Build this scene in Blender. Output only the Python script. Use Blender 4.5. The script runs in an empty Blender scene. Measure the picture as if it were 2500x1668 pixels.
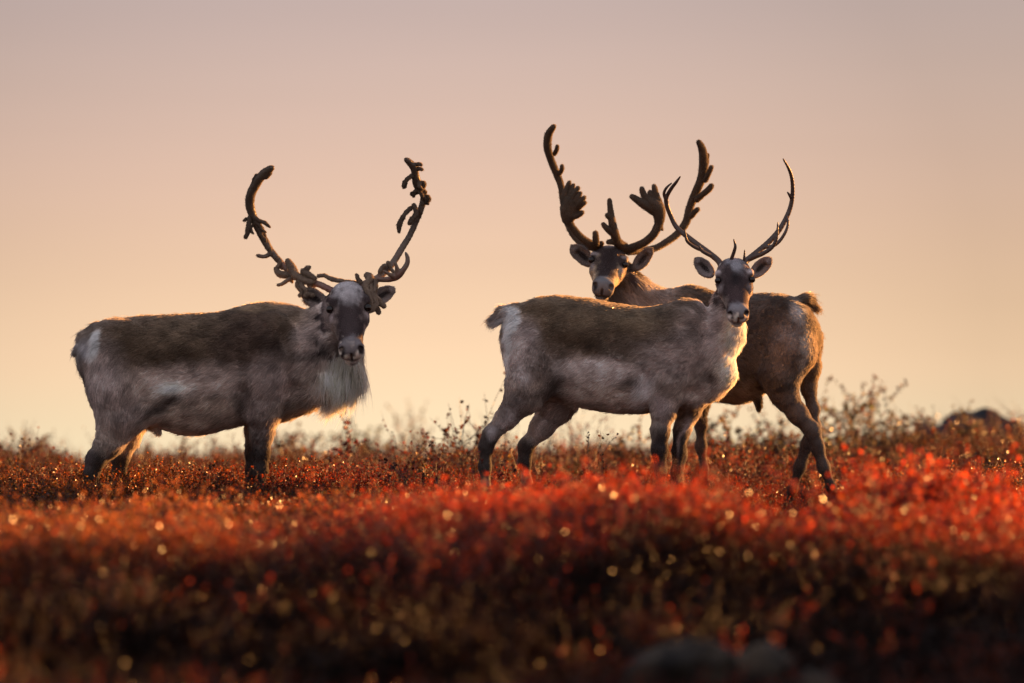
import bpy, math, random
import numpy as np
from mathutils import Vector

random.seed(7)
RNG = np.random.default_rng(7)
sc = bpy.context.scene
C = sc.collection

# ------------------------------------------------------------------ camera, sky, sun, exposure
CAM_Z, DIST = 1.09, 30.0
FPX = 12000.0                       # focal length in pixels of the 2500 px wide photograph
cam_d = bpy.data.cameras.new('camera')
cam = bpy.data.objects.new('camera', cam_d)
C.objects.link(cam)
cam.location = (0, -DIST, CAM_Z)
cam.rotation_euler = (math.radians(90), 0, 0)
cam_d.sensor_width = 36.0
cam_d.lens = 36.0 * FPX / 2500.0
cam_d.clip_start = 0.5
cam_d.clip_end = 6000
cam_d.dof.use_dof = True
cam_d.dof.focus_distance = DIST - 0.1
cam_d.dof.aperture_fstop = 1.35
sc.camera = cam

SUN_EL, SUN_AZ = math.radians(8.5), math.radians(37.0)   # azimuth measured from +X towards +Y
w = bpy.data.worlds.new('World')
sc.world = w
w.use_nodes = True
nt = w.node_tree
nt.nodes.clear()
N = nt.nodes.new
out = N('ShaderNodeOutputWorld')
bgn = N('ShaderNodeBackground')
bgd = N('ShaderNodeBackground')
add = N('ShaderNodeAddShader')
sky = N('ShaderNodeTexSky')
sky.sky_type = 'NISHITA'
sky.sun_disc = False
sky.sun_elevation = SUN_EL
sky.sun_rotation = math.radians(90) - SUN_AZ
bgn.inputs['Strength'].default_value = 0.003
nt.links.new(sky.outputs[0], bgn.inputs['Color'])
tc = N('ShaderNodeTexCoord')
sep = N('ShaderNodeSeparateXYZ')
nt.links.new(tc.outputs['Generated'], sep.inputs[0])
mr = N('ShaderNodeMapRange')
mr.inputs['From Min'].default_value = -0.03
mr.inputs['From Max'].default_value = 0.97
nt.links.new(sep.outputs['Z'], mr.inputs['Value'])
ramp = N('ShaderNodeValToRGB')
ramp.color_ramp.interpolation = 'B_SPLINE'
STOPS = [(0.0, (1.16, 0.85, 0.565)), (0.018, (1.07, 0.765, 0.49)), (0.040, (0.86, 0.59, 0.40)), (0.062, (0.75, 0.500, 0.405)), (0.085, (0.62, 0.445, 0.405)),
         (0.105, (0.54, 0.40, 0.40)), (0.16, (0.50, 0.42, 0.46)), (0.35, (0.54, 0.51, 0.62)), (0.70, (0.58, 0.59, 0.72)), (1.0, (0.60, 0.62, 0.74))]
er = ramp.color_ramp.elements
er[0].position, er[0].color = STOPS[0][0], (*STOPS[0][1], 1)
er[1].position, er[1].color = STOPS[-1][0], (*STOPS[-1][1], 1)
for p_, c_ in STOPS[1:-1]:
    e_ = er.new(p_); e_.color = (*c_, 1)
nt.links.new(mr.outputs[0], ramp.inputs[0])
# away from the twilight side (behind the viewer) the low sky turns lavender and dimmer
ramp2 = N('ShaderNodeValToRGB')
ramp2.color_ramp.elements[0].color = (1.00, 0.88, 0.85, 1)
ramp2.color_ramp.elements[1].color = (0.60, 0.62, 0.74, 1)
nt.links.new(mr.outputs[0], ramp2.inputs[0])
vdot = N('ShaderNodeVectorMath'); vdot.operation = 'DOT_PRODUCT'
vdot.inputs[1].default_value = (-0.02, 1.0, 0.0)
nt.links.new(tc.outputs['Generated'], vdot.inputs[0])
azr = N('ShaderNodeMapRange'); azr.interpolation_type = 'SMOOTHSTEP'
azr.inputs['From Min'].default_value = -0.5
azr.inputs['From Max'].default_value = 0.75
nt.links.new(vdot.outputs['Value'], azr.inputs['Value'])
mixw = N('ShaderNodeMixRGB')
nt.links.new(azr.outputs[0], mixw.inputs['Fac'])
nt.links.new(ramp2.outputs[0], mixw.inputs[1])
nt.links.new(ramp.outputs[0], mixw.inputs[2])
# the glow is strongest straight ahead and falls off gently to both sides
glow = N('ShaderNodeMapRange')
glow.inputs['From Min'].default_value = 0.9935
glow.inputs['From Max'].default_value = 1.0
glow.inputs['To Min'].default_value = 0.78
glow.inputs['To Max'].default_value = 1.0
nt.links.new(vdot.outputs['Value'], glow.inputs['Value'])
mulw = N('ShaderNodeMixRGB'); mulw.blend_type = 'MULTIPLY'; mulw.inputs['Fac'].default_value = 1
nt.links.new(mixw.outputs[0], mulw.inputs[1])
nt.links.new(glow.outputs[0], mulw.inputs[2])
mpn = N('ShaderNodeMapping'); mpn.inputs['Scale'].default_value = (3.0, 3.0, 60.0); mpn.inputs['Rotation'].default_value = (0.0, 0.02, 0.0)
nt.links.new(tc.outputs['Generated'], mpn.inputs['Vector'])
nzs = N('ShaderNodeTexNoise'); nzs.inputs['Scale'].default_value = 2.2; nzs.inputs['Detail'].default_value = 3
nt.links.new(mpn.outputs[0], nzs.inputs['Vector'])
mrs = N('ShaderNodeMapRange'); mrs.inputs['From Min'].default_value = 0.3; mrs.inputs['From Max'].default_value = 0.7
mrs.inputs['To Min'].default_value = 0.985; mrs.inputs['To Max'].default_value = 1.012
nt.links.new(nzs.outputs['Fac'], mrs.inputs['Value'])
mul2 = N('ShaderNodeMixRGB'); mul2.blend_type = 'MULTIPLY'; mul2.inputs['Fac'].default_value = 1
nt.links.new(mulw.outputs[0], mul2.inputs[1]); nt.links.new(mrs.outputs[0], mul2.inputs[2])
nt.links.new(mul2.outputs[0], bgd.inputs['Color'])
bgd.inputs['Strength'].default_value = 0.198
nt.links.new(bgn.outputs[0], add.inputs[0])
nt.links.new(bgd.outputs[0], add.inputs[1])
nt.links.new(add.outputs[0], out.inputs['Surface'])

sl = bpy.data.lights.new('sun', 'SUN')
sl.energy = 5.0
sl.color = (1.0, 0.43, 0.115)
sl.angle = math.radians(0.6)
so = bpy.data.objects.new('sun', sl)
C.objects.link(so)
sun_dir = Vector((math.cos(SUN_AZ) * math.cos(SUN_EL), math.sin(SUN_AZ) * math.cos(SUN_EL), math.sin(SUN_EL)))
so.rotation_euler = sun_dir.to_track_quat('Z', 'Y').to_euler()
so.location = sun_dir * 50

sc.view_settings.view_transform = 'Standard'
sc.view_settings.look = 'None'
sc.view_settings.exposure = 2.3
sc.view_settings.gamma = 1.0
sc.view_settings.use_curve_mapping = False
sc.render.engine = 'CYCLES'
sc.cycles.use_denoising = True
sc.cycles.sample_clamp_indirect = 4.0
sc.cycles.max_bounces = 6
sc.cycles.diffuse_bounces = 2
sc.cycles.glossy_bounces = 2
sc.cycles.transmission_bounces = 3
sc.cycles.transparent_max_bounces = 4
try:
    sc.cycles_curves.shape = 'RIBBONS'
    sc.cycles_curves.subdivisions = 2
except Exception:
    pass

# ------------------------------------------------------------------ small helpers
def tag(o, label=None, cat=None, group=None, kind=None):
    if label: o['label'] = label
    if cat: o['category'] = cat
    if group: o['group'] = group
    if kind: o['kind'] = kind
    return o

def P(px, py, y):
    """world point seen at photograph pixel (px, py) at depth y behind the focus plane"""
    d = DIST + y
    return np.array([(px - 1250.0) / FPX * d, y, CAM_Z - (py - 834.0) / FPX * d])

def R(r, y=0.0):
    return r / FPX * (DIST + y)

_LAT = RNG.random((32, 32, 32)).astype(np.float32)
def vnoise(p, scale, seed=0):
    """smooth value noise, 0..1, for an (n,3) array"""
    q = p / scale + np.array([13.7, 7.1, 3.3]) * (seed + 1)
    i = np.floor(q).astype(int); f = q - i
    f = f * f * (3 - 2 * f)
    r = 0
    for dx in (0, 1):
        for dy in (0, 1):
            for dz in (0, 1):
                wgt = (f[:, 0] if dx else 1 - f[:, 0]) * (f[:, 1] if dy else 1 - f[:, 1]) * (f[:, 2] if dz else 1 - f[:, 2])
                r = r + wgt * _LAT[(i[:, 0] + dx) & 31, (i[:, 1] + dy) & 31, (i[:, 2] + dz) & 31]
    return r

def fbm(p, scale, seed=0, n=3):
    s = 0; a = 1; t = 0
    for k in range(n):
        s = s + a * vnoise(p, scale / 2 ** k, seed + k); t += a; a *= .55
    return s / t

def sstep(x, a, b):
    t = np.clip((x - a) / (b - a), 0, 1)
    return t * t * (3 - 2 * t)

def mesh_from(name, verts, faces, mat, parent=None, cols=None, smooth=True):
    me = bpy.data.meshes.new(name)
    verts = np.asarray(verts, dtype=np.float32); faces = np.asarray(faces, dtype=np.int32)
    k = faces.shape[1]
    me.vertices.add(len(verts)); me.vertices.foreach_set('co', verts.ravel())
    me.loops.add(faces.size); me.loops.foreach_set('vertex_index', faces.ravel())
    me.polygons.add(len(faces))
    me.polygons.foreach_set('loop_start', np.arange(0, faces.size, k, dtype=np.int32))
    me.polygons.foreach_set('loop_total', np.full(len(faces), k, dtype=np.int32))
    if smooth: me.polygons.foreach_set('use_smooth', np.ones(len(faces), dtype=bool))
    me.update(calc_edges=True)
    if cols is not None:
        a = me.attributes.new('col', 'FLOAT_COLOR', 'POINT')
        c4 = np.ones((len(verts), 4), dtype=np.float32); c4[:, :3] = cols
        a.data.foreach_set('color', c4.ravel())
    me.materials.append(mat)
    o = bpy.data.objects.new(name, me)
    C.objects.link(o)
    if parent is not None:
        o.parent = parent
        o.matrix_parent_inverse = parent.matrix_world.inverted() if parent.type == 'EMPTY' and False else o.matrix_parent_inverse
    return o

# ------------------------------------------------------------------ materials
def mat_new(name):
    m = bpy.data.materials.new(name); m.use_nodes = True
    m.node_tree.nodes.clear()
    return m, m.node_tree

def fur_material(name, transl=0.35, gloss=0.06, atype='GEOMETRY', rough=0.55, bump=False, nscale=0, hair=0):
    m, t = mat_new(name)
    o = t.nodes.new('ShaderNodeOutputMaterial')
    at = t.nodes.new('ShaderNodeAttribute'); at.attribute_name = 'col'; at.attribute_type = atype
    d = t.nodes.new('ShaderNodeBsdfDiffuse')
    tr = t.nodes.new('ShaderNodeBsdfTranslucent')
    g = t.nodes.new('ShaderNodeBsdfGlossy'); g.inputs['Roughness'].default_value = rough
    m1 = t.nodes.new('ShaderNodeMixShader'); m1.inputs[0].default_value = transl
    m2 = t.nodes.new('ShaderNodeMixShader'); m2.inputs[0].default_value = gloss
    L = t.links.new
    L(at.outputs['Color'], d.inputs['Color'])
    gm = t.nodes.new('ShaderNodeGamma'); gm.inputs['Gamma'].default_value = 0.75
    L(at.outputs['Color'], gm.inputs['Color'])
    L(gm.outputs[0], tr.inputs['Color'])
    g.inputs['Color'].default_value = (0.8, 0.8, 0.8, 1)
    L(d.outputs[0], m1.inputs[1]); L(tr.outputs[0], m1.inputs[2])
    if hair:
        hb = t.nodes.new('ShaderNodeBsdfHair'); hb.component = 'Transmission'
        hb.inputs['RoughnessU'].default_value = 0.45; hb.inputs['RoughnessV'].default_value = 0.6
        g3 = t.nodes.new('ShaderNodeGamma'); g3.inputs['Gamma'].default_value = 0.5
        L(at.outputs['Color'], g3.inputs['Color']); L(g3.outputs[0], hb.inputs['Color'])
        m3 = t.nodes.new('ShaderNodeMixShader'); m3.inputs[0].default_value = hair
        L(m1.outputs[0], m3.inputs[1]); L(hb.outputs[0], m3.inputs[2]); m1 = m3
    L(m1.outputs[0], m2.inputs[1]); L(g.outputs[0], m2.inputs[2])
    L(m2.outputs[0], o.inputs['Surface'])
    if bump:
        nz = t.nodes.new('ShaderNodeTexNoise'); nz.inputs['Scale'].default_value = nscale; nz.inputs['Detail'].default_value = 4
        tcn = t.nodes.new('ShaderNodeTexCoord'); L(tcn.outputs['Object'], nz.inputs['Vector'])
        bp = t.nodes.new('ShaderNodeBump'); bp.inputs['Strength'].default_value = 0.6; bp.inputs['Distance'].default_value = 0.004
        L(nz.outputs['Fac'], bp.inputs['Height'])
        for s_ in (d, tr, g): L(bp.outputs[0], s_.inputs['Normal'])
    return m

M_SKIN = fur_material('hide', 0.0, 0.008, bump=True, nscale=180)
M_FUR = fur_material('fur', 0.30, 0.012, hair=0.30)
M_VELVET = fur_material('velvet', 0.0, 0.01, bump=True, nscale=140)
M_VFUZZ = fur_material('velvet_fuzz', 0.35, 0.01, hair=0.30)
M_BONE = fur_material('antler_bone', 0.0, 0.05, rough=0.4, bump=True, nscale=90)

def simple(name, col, rough, spec=0.5, coat=0.0, noise=None):
    m, t = mat_new(name)
    o = t.nodes.new('ShaderNodeOutputMaterial'); b = t.nodes.new('ShaderNodeBsdfPrincipled')
    b.inputs['Base Color'].default_value = (*col, 1); b.inputs['Roughness'].default_value = rough
    b.inputs['Specular IOR Level'].default_value = spec; b.inputs['Coat Weight'].default_value = coat
    t.links.new(b.outputs[0], o.inputs['Surface'])
    if noise:
        nz = t.nodes.new('ShaderNodeTexNoise'); nz.inputs['Scale'].default_value = noise[0]; nz.inputs['Detail'].default_value = 5
        cr = t.nodes.new('ShaderNodeValToRGB')
        cr.color_ramp.elements[0].position = 0.35; cr.color_ramp.elements[1].position = 0.7
        cr.color_ramp.elements[0].color = (*noise[1], 1); cr.color_ramp.elements[1].color = (*noise[2], 1)
        tcn = t.nodes.new('ShaderNodeTexCoord')
        t.links.new(tcn.outputs['Object'], nz.inputs['Vector'])
        t.links.new(nz.outputs['Fac'], cr.inputs[0]); t.links.new(cr.outputs[0], b.inputs['Base Color'])
        bp = t.nodes.new('ShaderNodeBump'); bp.inputs['Strength'].default_value = 0.7; bp.inputs['Distance'].default_value = 0.03
        t.links.new(nz.outputs['Fac'], bp.inputs['Height']); t.links.new(bp.outputs[0], b.inputs['Normal'])
    return m

M_EYE = simple('wet_eye', (0.010, 0.006, 0.005), 0.06, 0.45, 0.0)
M_LID = simple('eyelid_skin', (0.012, 0.010, 0.011), 0.35, 0.4)
M_STEM = simple('birch_twig', (0.055, 0.03, 0.022), 0.5, 0.4, noise=(60, (0.03, 0.016, 0.012), (0.09, 0.05, 0.04)))
M_ROCK = simple('lichen_rock', (0.1, 0.1, 0.11), 0.85, 0.3, noise=(7, (0.003, 0.002, 0.002), (0.070, 0.048, 0.030)))
M_ROCKD = simple('dark_rock', (0.03, 0.032, 0.04), 0.9, 0.2, noise=(6, (0.014, 0.016, 0.022), (0.06, 0.055, 0.06)))
M_SOIL = simple('peat_soil', (0.02, 0.012, 0.009), 0.95, 0.1, noise=(9, (0.010, 0.006, 0.005), (0.045, 0.018, 0.012)))

def leaf_material(name, inst):
    m, t = mat_new(name); L = t.links.new
    o = t.nodes.new('ShaderNodeOutputMaterial')
    tint = t.nodes.new('ShaderNodeAttribute'); tint.attribute_name = 'tint'; tint.attribute_type = 'INSTANCER' if inst else 'GEOMETRY'
    rn = t.nodes.new('ShaderNodeAttribute'); rn.attribute_name = 'col'; rn.attribute_type = 'GEOMETRY'
    mu = t.nodes.new('ShaderNodeMixRGB'); mu.blend_type = 'MULTIPLY'; mu.inputs['Fac'].default_value = 1
    L(tint.outputs['Color'], mu.inputs[1]); L(rn.outputs['Color'], mu.inputs[2])
    b = t.nodes.new('ShaderNodeBsdfPrincipled'); b.inputs['Roughness'].default_value = 0.26
    b.inputs['Specular IOR Level'].default_value = 0.5
    tr = t.nodes.new('ShaderNodeBsdfTranslucent')
    gm = t.nodes.new('ShaderNodeGamma'); gm.inputs['Gamma'].default_value = 0.8
    L(mu.outputs[0], gm.inputs[0]); L(gm.outputs[0], tr.inputs['Color'])
    L(mu.outputs[0], b.inputs['Base Color'])
    sp = t.nodes.new('ShaderNodeSeparateColor'); L(tint.outputs['Color'], sp.inputs[0])
    mg = t.nodes.new('ShaderNodeMapRange'); mg.inputs['From Min'].default_value = 0.03; mg.inputs['From Max'].default_value = 0.30
    mg.inputs['To Min'].default_value = 0.04; mg.inputs['To Max'].default_value = 0.5
    L(sp.outputs[0], mg.inputs['Value']); L(mg.outputs[0], b.inputs['Specular IOR Level'])
    mx = t.nodes.new('ShaderNodeMixShader'); mx.inputs[0].default_value = 0.45
    L(b.outputs[0], mx.inputs[1]); L(tr.outputs[0], mx.inputs[2]); L(mx.outputs[0], o.inputs['Surface'])
    return m
M_LEAF_I = leaf_material('heath_leaf', True)
M_LEAF = leaf_material('birch_leaf', False)

# ------------------------------------------------------------------ terrain
def ground_z(x, y):
    x = np.asarray(x, float); y = np.asarray(y, float)
    z = np.zeros(np.broadcast(x, y).shape)
    z = z - 0.10 * sstep(-y, 0.6, 4.0) - 0.30 * sstep(-y, 9.4, 13.0) + 0.08 * sstep(-y, 13.5, 15.5)
    z = z - 0.45 * sstep(-y, 15.5, 24)
    z = z - 0.15 * np.exp(-((x / np.maximum(y + 30, 5) - .057) / .015) ** 2) * (sstep(-y, 1.0, 3.0) * .6 + .4 * sstep(-y, -3.0, -1.5)) * (1 - sstep(-y, 9.0, 11.0))   # a shallow swale
    z = z - 0.02 * sstep(-y, 1.0, 3.5) + 0.19 * np.exp(-((y + 7.8) / 1.5) ** 2) * sstep(x, -1.4, 0.1) * (1 - .6 * sstep(x, 1.6, 3.0))
    z = z + 0.10 * sstep(x, 0.6, 4.8) * sstep(y, 2.5, 10)
    z = z - 0.17 * sstep(y, 1.8, 6.0) - 0.08 * sstep(y, 3, 9) * (1 - sstep(x, -1.0, 2.0))
    z = z - 0.055 * np.maximum(y - 14.0, 0) * sstep(y, 12, 22)
    z = z - 0.02 * np.maximum(np.abs(x) - 12, 0) * (1 - sstep(x, 40, 60) * 0)
    z = z + 2.1 * sstep(x, 3.2, 6.0) * (1 - sstep(x, 9, 14)) * sstep(-y, 8.4, 9.8) * (1 - sstep(-y, 17, 22))  # knoll outside the view on the right, added to shade the foreground
    p = np.stack([x.ravel(), y.ravel(), np.zeros(x.size)], 1)
    n = (fbm(p, 2.3, 3) - 0.5).reshape(z.shape)
    near = sstep(-y, -14, -8) * sstep(y, -40, -5)
    z = z + n * (0.08 + 0.18 * sstep(-y, 3, 8)) * np.where(y < 16, 1, 0.5)
    return z

def build_ground():
    ys = np.concatenate([-30 - np.geomspace(120, 1, 14)[:-1], np.arange(-30, 20, 0.3), 20 + np.geomspace(0.6, 2500, 40)])
    xs = np.concatenate([-7 - np.geomspace(1200, 0.6, 30), np.arange(-7, 7.01, 0.3), 7 + np.geomspace(0.6, 1200, 30)])
    X, Y = np.meshgrid(xs, ys)
    Z = ground_z(X, Y)
    v = np.stack([X.ravel(), Y.ravel(), Z.ravel()], 1)
    ny, nx = X.shape
    i = (np.arange(ny - 1)[:, None] * nx + np.arange(nx - 1)[None]).ravel()
    f = np.stack([i, i + 1, i + nx + 1, i + nx], 1)
    o = mesh_from('ground', v, f, M_SOIL)
    tag(o, 'dark peaty tundra ground rising to a low crest under red autumn heath', kind='structure')
build_ground()

# ------------------------------------------------------------------ signed distance modelling
class Field:
    def __init__(self, lo, hi, h):
        self.lo = np.array(lo, float); self.h = h
        self.n = np.ceil((np.array(hi) - self.lo) / h).astype(int) + 1
        self.D = np.full(self.n, 1.0, np.float32)
    def box(self, lo, hi):
        a = np.clip(np.floor((lo - self.lo) / self.h).astype(int), 0, self.n)
        b = np.clip(np.ceil((hi - self.lo) / self.h).astype(int) + 1, 0, self.n)
        if np.any(b <= a): return None
        sl_ = tuple(slice(a[k], b[k]) for k in range(3))
        g = [(self.lo[k] + self.h * np.arange(a[k], b[k])).astype(np.float32) for k in range(3)]
        return sl_, g[0][:, None, None], g[1][None, :, None], g[2][None, None, :]
    def blend(self, sl_, d, k, sub=False):
        D = self.D[sl_]
        if sub:
            hh = np.clip(.5 - .5 * (D + d) / k, 0, 1)
            self.D[sl_] = D + (-d - D) * hh + k * hh * (1 - hh)
        else:
            hh = np.clip(.5 + .5 * (D - d) / k, 0, 1)
            self.D[sl_] = D + (d - D) * hh - k * hh * (1 - hh)
    def cone(self, a, b, ra, rb, k=0.03, sq=1.0, sub=False):
        """tapered capsule; sq > 1 flattens it along y"""
        a = np.asarray(a, float); b = np.asarray(b, float)
        m = max(ra, rb) + k + 3 * self.h
        r = self.box(np.minimum(a, b) - m, np.maximum(a, b) + m)
        if r is None: return
        sl_, X, Y, Z = r
        bx, by, bz = b - a
        by_s = by * sq
        L2 = bx * bx + by_s * by_s + bz * bz + 1e-9
        px, py, pz = X - a[0], (Y - a[1]) * sq, Z - a[2]
        t = np.clip((px * bx + py * by_s + pz * bz) / L2, 0, 1)
        d = np.sqrt((px - t * bx) ** 2 + (py - t * by_s) ** 2 + (pz - t * bz) ** 2) - (ra + (rb - ra) * t)
        if sq > 1: d = d / (1 + (sq - 1) * .3)
        self.blend(sl_, d, k, sub)
    def ell(self, c, A, rad, k=0.015, sub=False):
        """ellipsoid with axes = rows of A and radii rad"""
        c = np.asarray(c, float); A = np.asarray(A, float); rad = np.asarray(rad, float)
        m = rad.max() + k + 3 * self.h
        r = self.box(c - m, c + m)
        if r is None: return
        sl_, X, Y, Z = r
        px, py, pz = X - c[0], Y - c[1], Z - c[2]
        s = 0; g = 0
        for i in range(3):
            q = (px * A[i, 0] + py * A[i, 1] + pz * A[i, 2]) / rad[i]
            s = s + q * q; g = g + (q / rad[i]) ** 2
        k0 = np.sqrt(s); d = k0 * (k0 - 1) / np.maximum(np.sqrt(g), 1e-6)
        self.blend(sl_, d, k, sub)
    def loft(self, o, T, S, k=0.03, e=2.3):
        """loft along the first row of T from origin o; S rows: (t, half width along row 1, up along row 2, down along row 2, offset row1)"""
        S = np.asarray(S, float); o = np.asarray(o, float)
        tt = np.linspace(S[0, 0], S[-1, 0], 200)
        vals = []
        for c_ in range(1, S.shape[1]):
            m_ = np.zeros(len(S)); m_[1:-1] = (S[2:, c_] - S[:-2, c_]) / (S[2:, 0] - S[:-2, 0])
            m_[0] = (S[1, c_] - S[0, c_]) / (S[1, 0] - S[0, 0]); m_[-1] = (S[-1, c_] - S[-2, c_]) / (S[-1, 0] - S[-2, 0])
            j = np.clip(np.searchsorted(S[:, 0], tt) - 1, 0, len(S) - 2)
            dx = S[j + 1, 0] - S[j, 0]; u = (tt - S[j, 0]) / dx
            v_ = (2*u**3-3*u**2+1)*S[j, c_] + (u**3-2*u**2+u)*dx*m_[j] + (-2*u**3+3*u**2)*S[j+1, c_] + (u**3-u**2)*dx*m_[j+1]
            vals.append(v_)
        mx = max(np.max(np.abs(v_)) for v_ in vals)
        ends = np.array([o + T[0] * S[0, 0], o + T[0] * S[-1, 0]])
        mm = mx * 1.5 + k + 3 * self.h
        r = self.box(ends.min(0) - mm, ends.max(0) + mm)
        sl_, X, Y, Z = r
        px, py, pz = X - o[0], Y - o[1], Z - o[2]
        t = px * T[0, 0] + py * T[0, 1] + pz * T[0, 2]
        u = px * T[1, 0] + py * T[1, 1] + pz * T[1, 2]
        w_ = px * T[2, 0] + py * T[2, 1] + pz * T[2, 2]
        t, u, w_ = np.broadcast_arrays(t, u, w_)
        hw = np.interp(t, tt, vals[0]); up = np.interp(t, tt, vals[1]); dn = np.interp(t, tt, vals[2])
        of = np.interp(t, tt, vals[3]) if len(vals) > 3 else 0
        hz = (up + dn) / 2; cz = (up - dn) / 2
        hw = np.maximum(hw, .004); hz = np.maximum(hz, .004)
        rho = (np.abs((u - of) / hw) ** e + np.abs((w_ - cz) / hz) ** e) ** (1 / e)
        d = (rho - 1) * np.minimum(hw, hz)
        over = np.maximum(S[0, 0] - t, t - S[-1, 0])
        d = np.where(over > 0, np.maximum(d, over), d)
        self.blend(sl_, d.astype(np.float32), k)
    def polygonise(self, off=0.0):
        D = self.D + off
        s = D < 0
        n = self.n
        cnt = np.zeros(n - 1, np.uint8)
        for i in (0, 1):
            for j in (0, 1):
                for k in (0, 1):
                    cnt += s[i:n[0]-1+i, j:n[1]-1+j, k:n[2]-1+k]
        act = (cnt > 0) & (cnt < 8)
        ids = np.full(n - 1, -1, np.int64)
        cells = np.argwhere(act)
        ids[act] = np.arange(len(cells))
        acc = np.zeros((len(cells), 3)); num = np.zeros(len(cells))
        cor = [(i, j, k) for i in (0, 1) for j in (0, 1) for k in (0, 1)]
        for a in cor:
            for ax in range(3):
                if a[ax]: continue
                b = list(a); b[ax] = 1
                ca = cells + a; cb = cells + b
                da = D[ca[:, 0], ca[:, 1], ca[:, 2]]; db = D[cb[:, 0], cb[:, 1], cb[:, 2]]
                x = (da < 0) != (db < 0)
                t = np.where(x, da / np.where(x, da - db, 1), 0)
                p = np.tile(np.array(a, float), (len(cells), 1)); p[:, ax] += t
                acc += p * x[:, None]; num += x
        V = self.lo + (cells + acc / num[:, None]) * self.h
        F = []
        for ax in range(3):
            o1, o2 = (ax + 1) % 3, (ax + 2) % 3
            sa = [slice(1, -1)] * 3; sa[ax] = slice(0, -1)
            sb = [slice(1, -1)] * 3; sb[ax] = slice(1, None)
            A = s[tuple(sa)]; B = s[tuple(sb)]
            e = np.argwhere(A != B) + 1; e[:, ax] -= 1
            ins = s[e[:, 0], e[:, 1], e[:, 2]]
            def idx(d1, d2):
                q = e.copy(); q[:, o1] -= d1; q[:, o2] -= d2
                return ids[q[:, 0], q[:, 1], q[:, 2]]
            q = np.stack([idx(1, 1), idx(0, 1), idx(0, 0), idx(1, 0)], 1)
            q[~ins] = q[~ins][:, ::-1]
            F.append(q)
        F = np.concatenate(F)
        F = F[(F >= 0).all(1)]
        return V, F

def relax(V, F, it=2, lam=0.5):
    for _ in range(it):
        S = np.zeros_like(V); c = np.zeros(len(V))
        for a, b in ((0, 1), (1, 2), (2, 3), (3, 0)):
            np.add.at(S, F[:, a], V[F[:, b]]); np.add.at(c, F[:, a], 1)
            np.add.at(S, F[:, b], V[F[:, a]]); np.add.at(c, F[:, b], 1)
        V = V + lam * (S / np.maximum(c, 1)[:, None] - V)
    return V

def face_frames(V, F):
    a = V[F[:, 2]] - V[F[:, 0]]; b = V[F[:, 3]] - V[F[:, 1]]
    n = np.cross(a, b); ar = np.linalg.norm(n, axis=1)
    return n / np.maximum(ar, 1e-12)[:, None], ar / 2

# ------------------------------------------------------------------ fur
def grow_fur(name, V, F, count, dirf, lenf, colf, parent, mat, radius=0.0011, lift=0.28, jit=0.25, clump=0.35, npt=4, dens=None, mottle=2.0):
    n, ar = face_frames(V, F)
    cen = V[F].mean(1)
    wgt = ar.copy()
    wgt *= np.where(n[:, 1] > 0.35, 0.35, 1.0)        # the flank turned away needs fewer strands
    if dens is not None: wgt *= dens(cen)
    wgt /= wgt.sum()
    fi = RNG.choice(len(F), count, p=wgt)
    u = RNG.random((count, 2))
    q = V[F[fi]]
    root = (q[:, 0] * ((1-u[:, :1])*(1-u[:, 1:])) + q[:, 1] * (u[:, :1]*(1-u[:, 1:])) + q[:, 2] * (u[:, :1]*u[:, 1:]) + q[:, 3] * ((1-u[:, :1])*u[:, 1:]))
    nn = n[fi]
    D = dirf(root)
    cn = np.stack([fbm(root, 0.05, 11 + k, 2) - .5 for k in range(3)], 1) * clump * 3.0
    fn = (RNG.random((count, 3)) - .5) * jit * 2
    D = D + cn + fn
    D = D - (D * nn).sum(1)[:, None] * nn
    D /= np.maximum(np.linalg.norm(D, axis=1), 1e-6)[:, None]
    L = lenf(root) * (0.6 + 0.7 * RNG.random(count))
    st0 = root - 0.7 * D * (root * D).sum(1)[:, None]
    guard = RNG.random(count) < .07                     # sparse longer guard hairs
    L = L * np.where(guard, 1.4, 1) * (.75 + .5 * vnoise(st0, .03, 41))
    lf = lift * (0.35 + RNG.random(count) * .6 + .6 * vnoise(st0, .022, 42)) * np.where(guard, 1.6, 1)
    t = np.linspace(0, 1, npt)
    pts = np.zeros((count, npt, 3), np.float32)
    grav = np.zeros(3); grav[2] = -1
    for k, s in enumerate(t):
        pts[:, k] = root - nn * 0.001 + L[:, None] * (D * s * (0.75 + 0.25 * s) + nn * (lf * (s - 0.45 * s * s))[:, None] + grav * (0.10 * s * s))
    rad = np.tile((radius * (1 - 0.85 * t ** 1.5)).astype(np.float32), (count, 1)) * (0.7 + 0.6 * RNG.random((count, 1)))
    col = colf(root)
    st = root - 0.72 * D * (root * D).sum(1)[:, None]
    mot = .30 * vnoise(st, .012, 31) + .38 * vnoise(st, .026, 32) + .32 * vnoise(root, .06, 33)
    col = col * (0.78 + 0.44 * RNG.random((count, 1))) * np.clip(0.25 + 1.5 * mot, .3, 1.8)[:, None] ** mottle
    cu = bpy.data.hair_curves.new(name)
    cu.add_curves([npt] * count)
    cu.attributes['position'].data.foreach_set('vector', pts.ravel())
    ra = cu.attributes.get('radius') or cu.attributes.new('radius', 'FLOAT', 'POINT')
    ra.data.foreach_set('value', rad.astype(np.float32).ravel())
    ca = cu.attributes.new('col', 'FLOAT_COLOR', 'CURVE')
    c4 = np.ones((count, 4), np.float32); c4[:, :3] = np.clip(col, 0, .95)
    ca.data.foreach_set('color', c4.ravel())
    cu.materials.append(mat)
    o = bpy.data.objects.new(name, cu)
    C.objects.link(o); o.parent = parent
    return o

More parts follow.
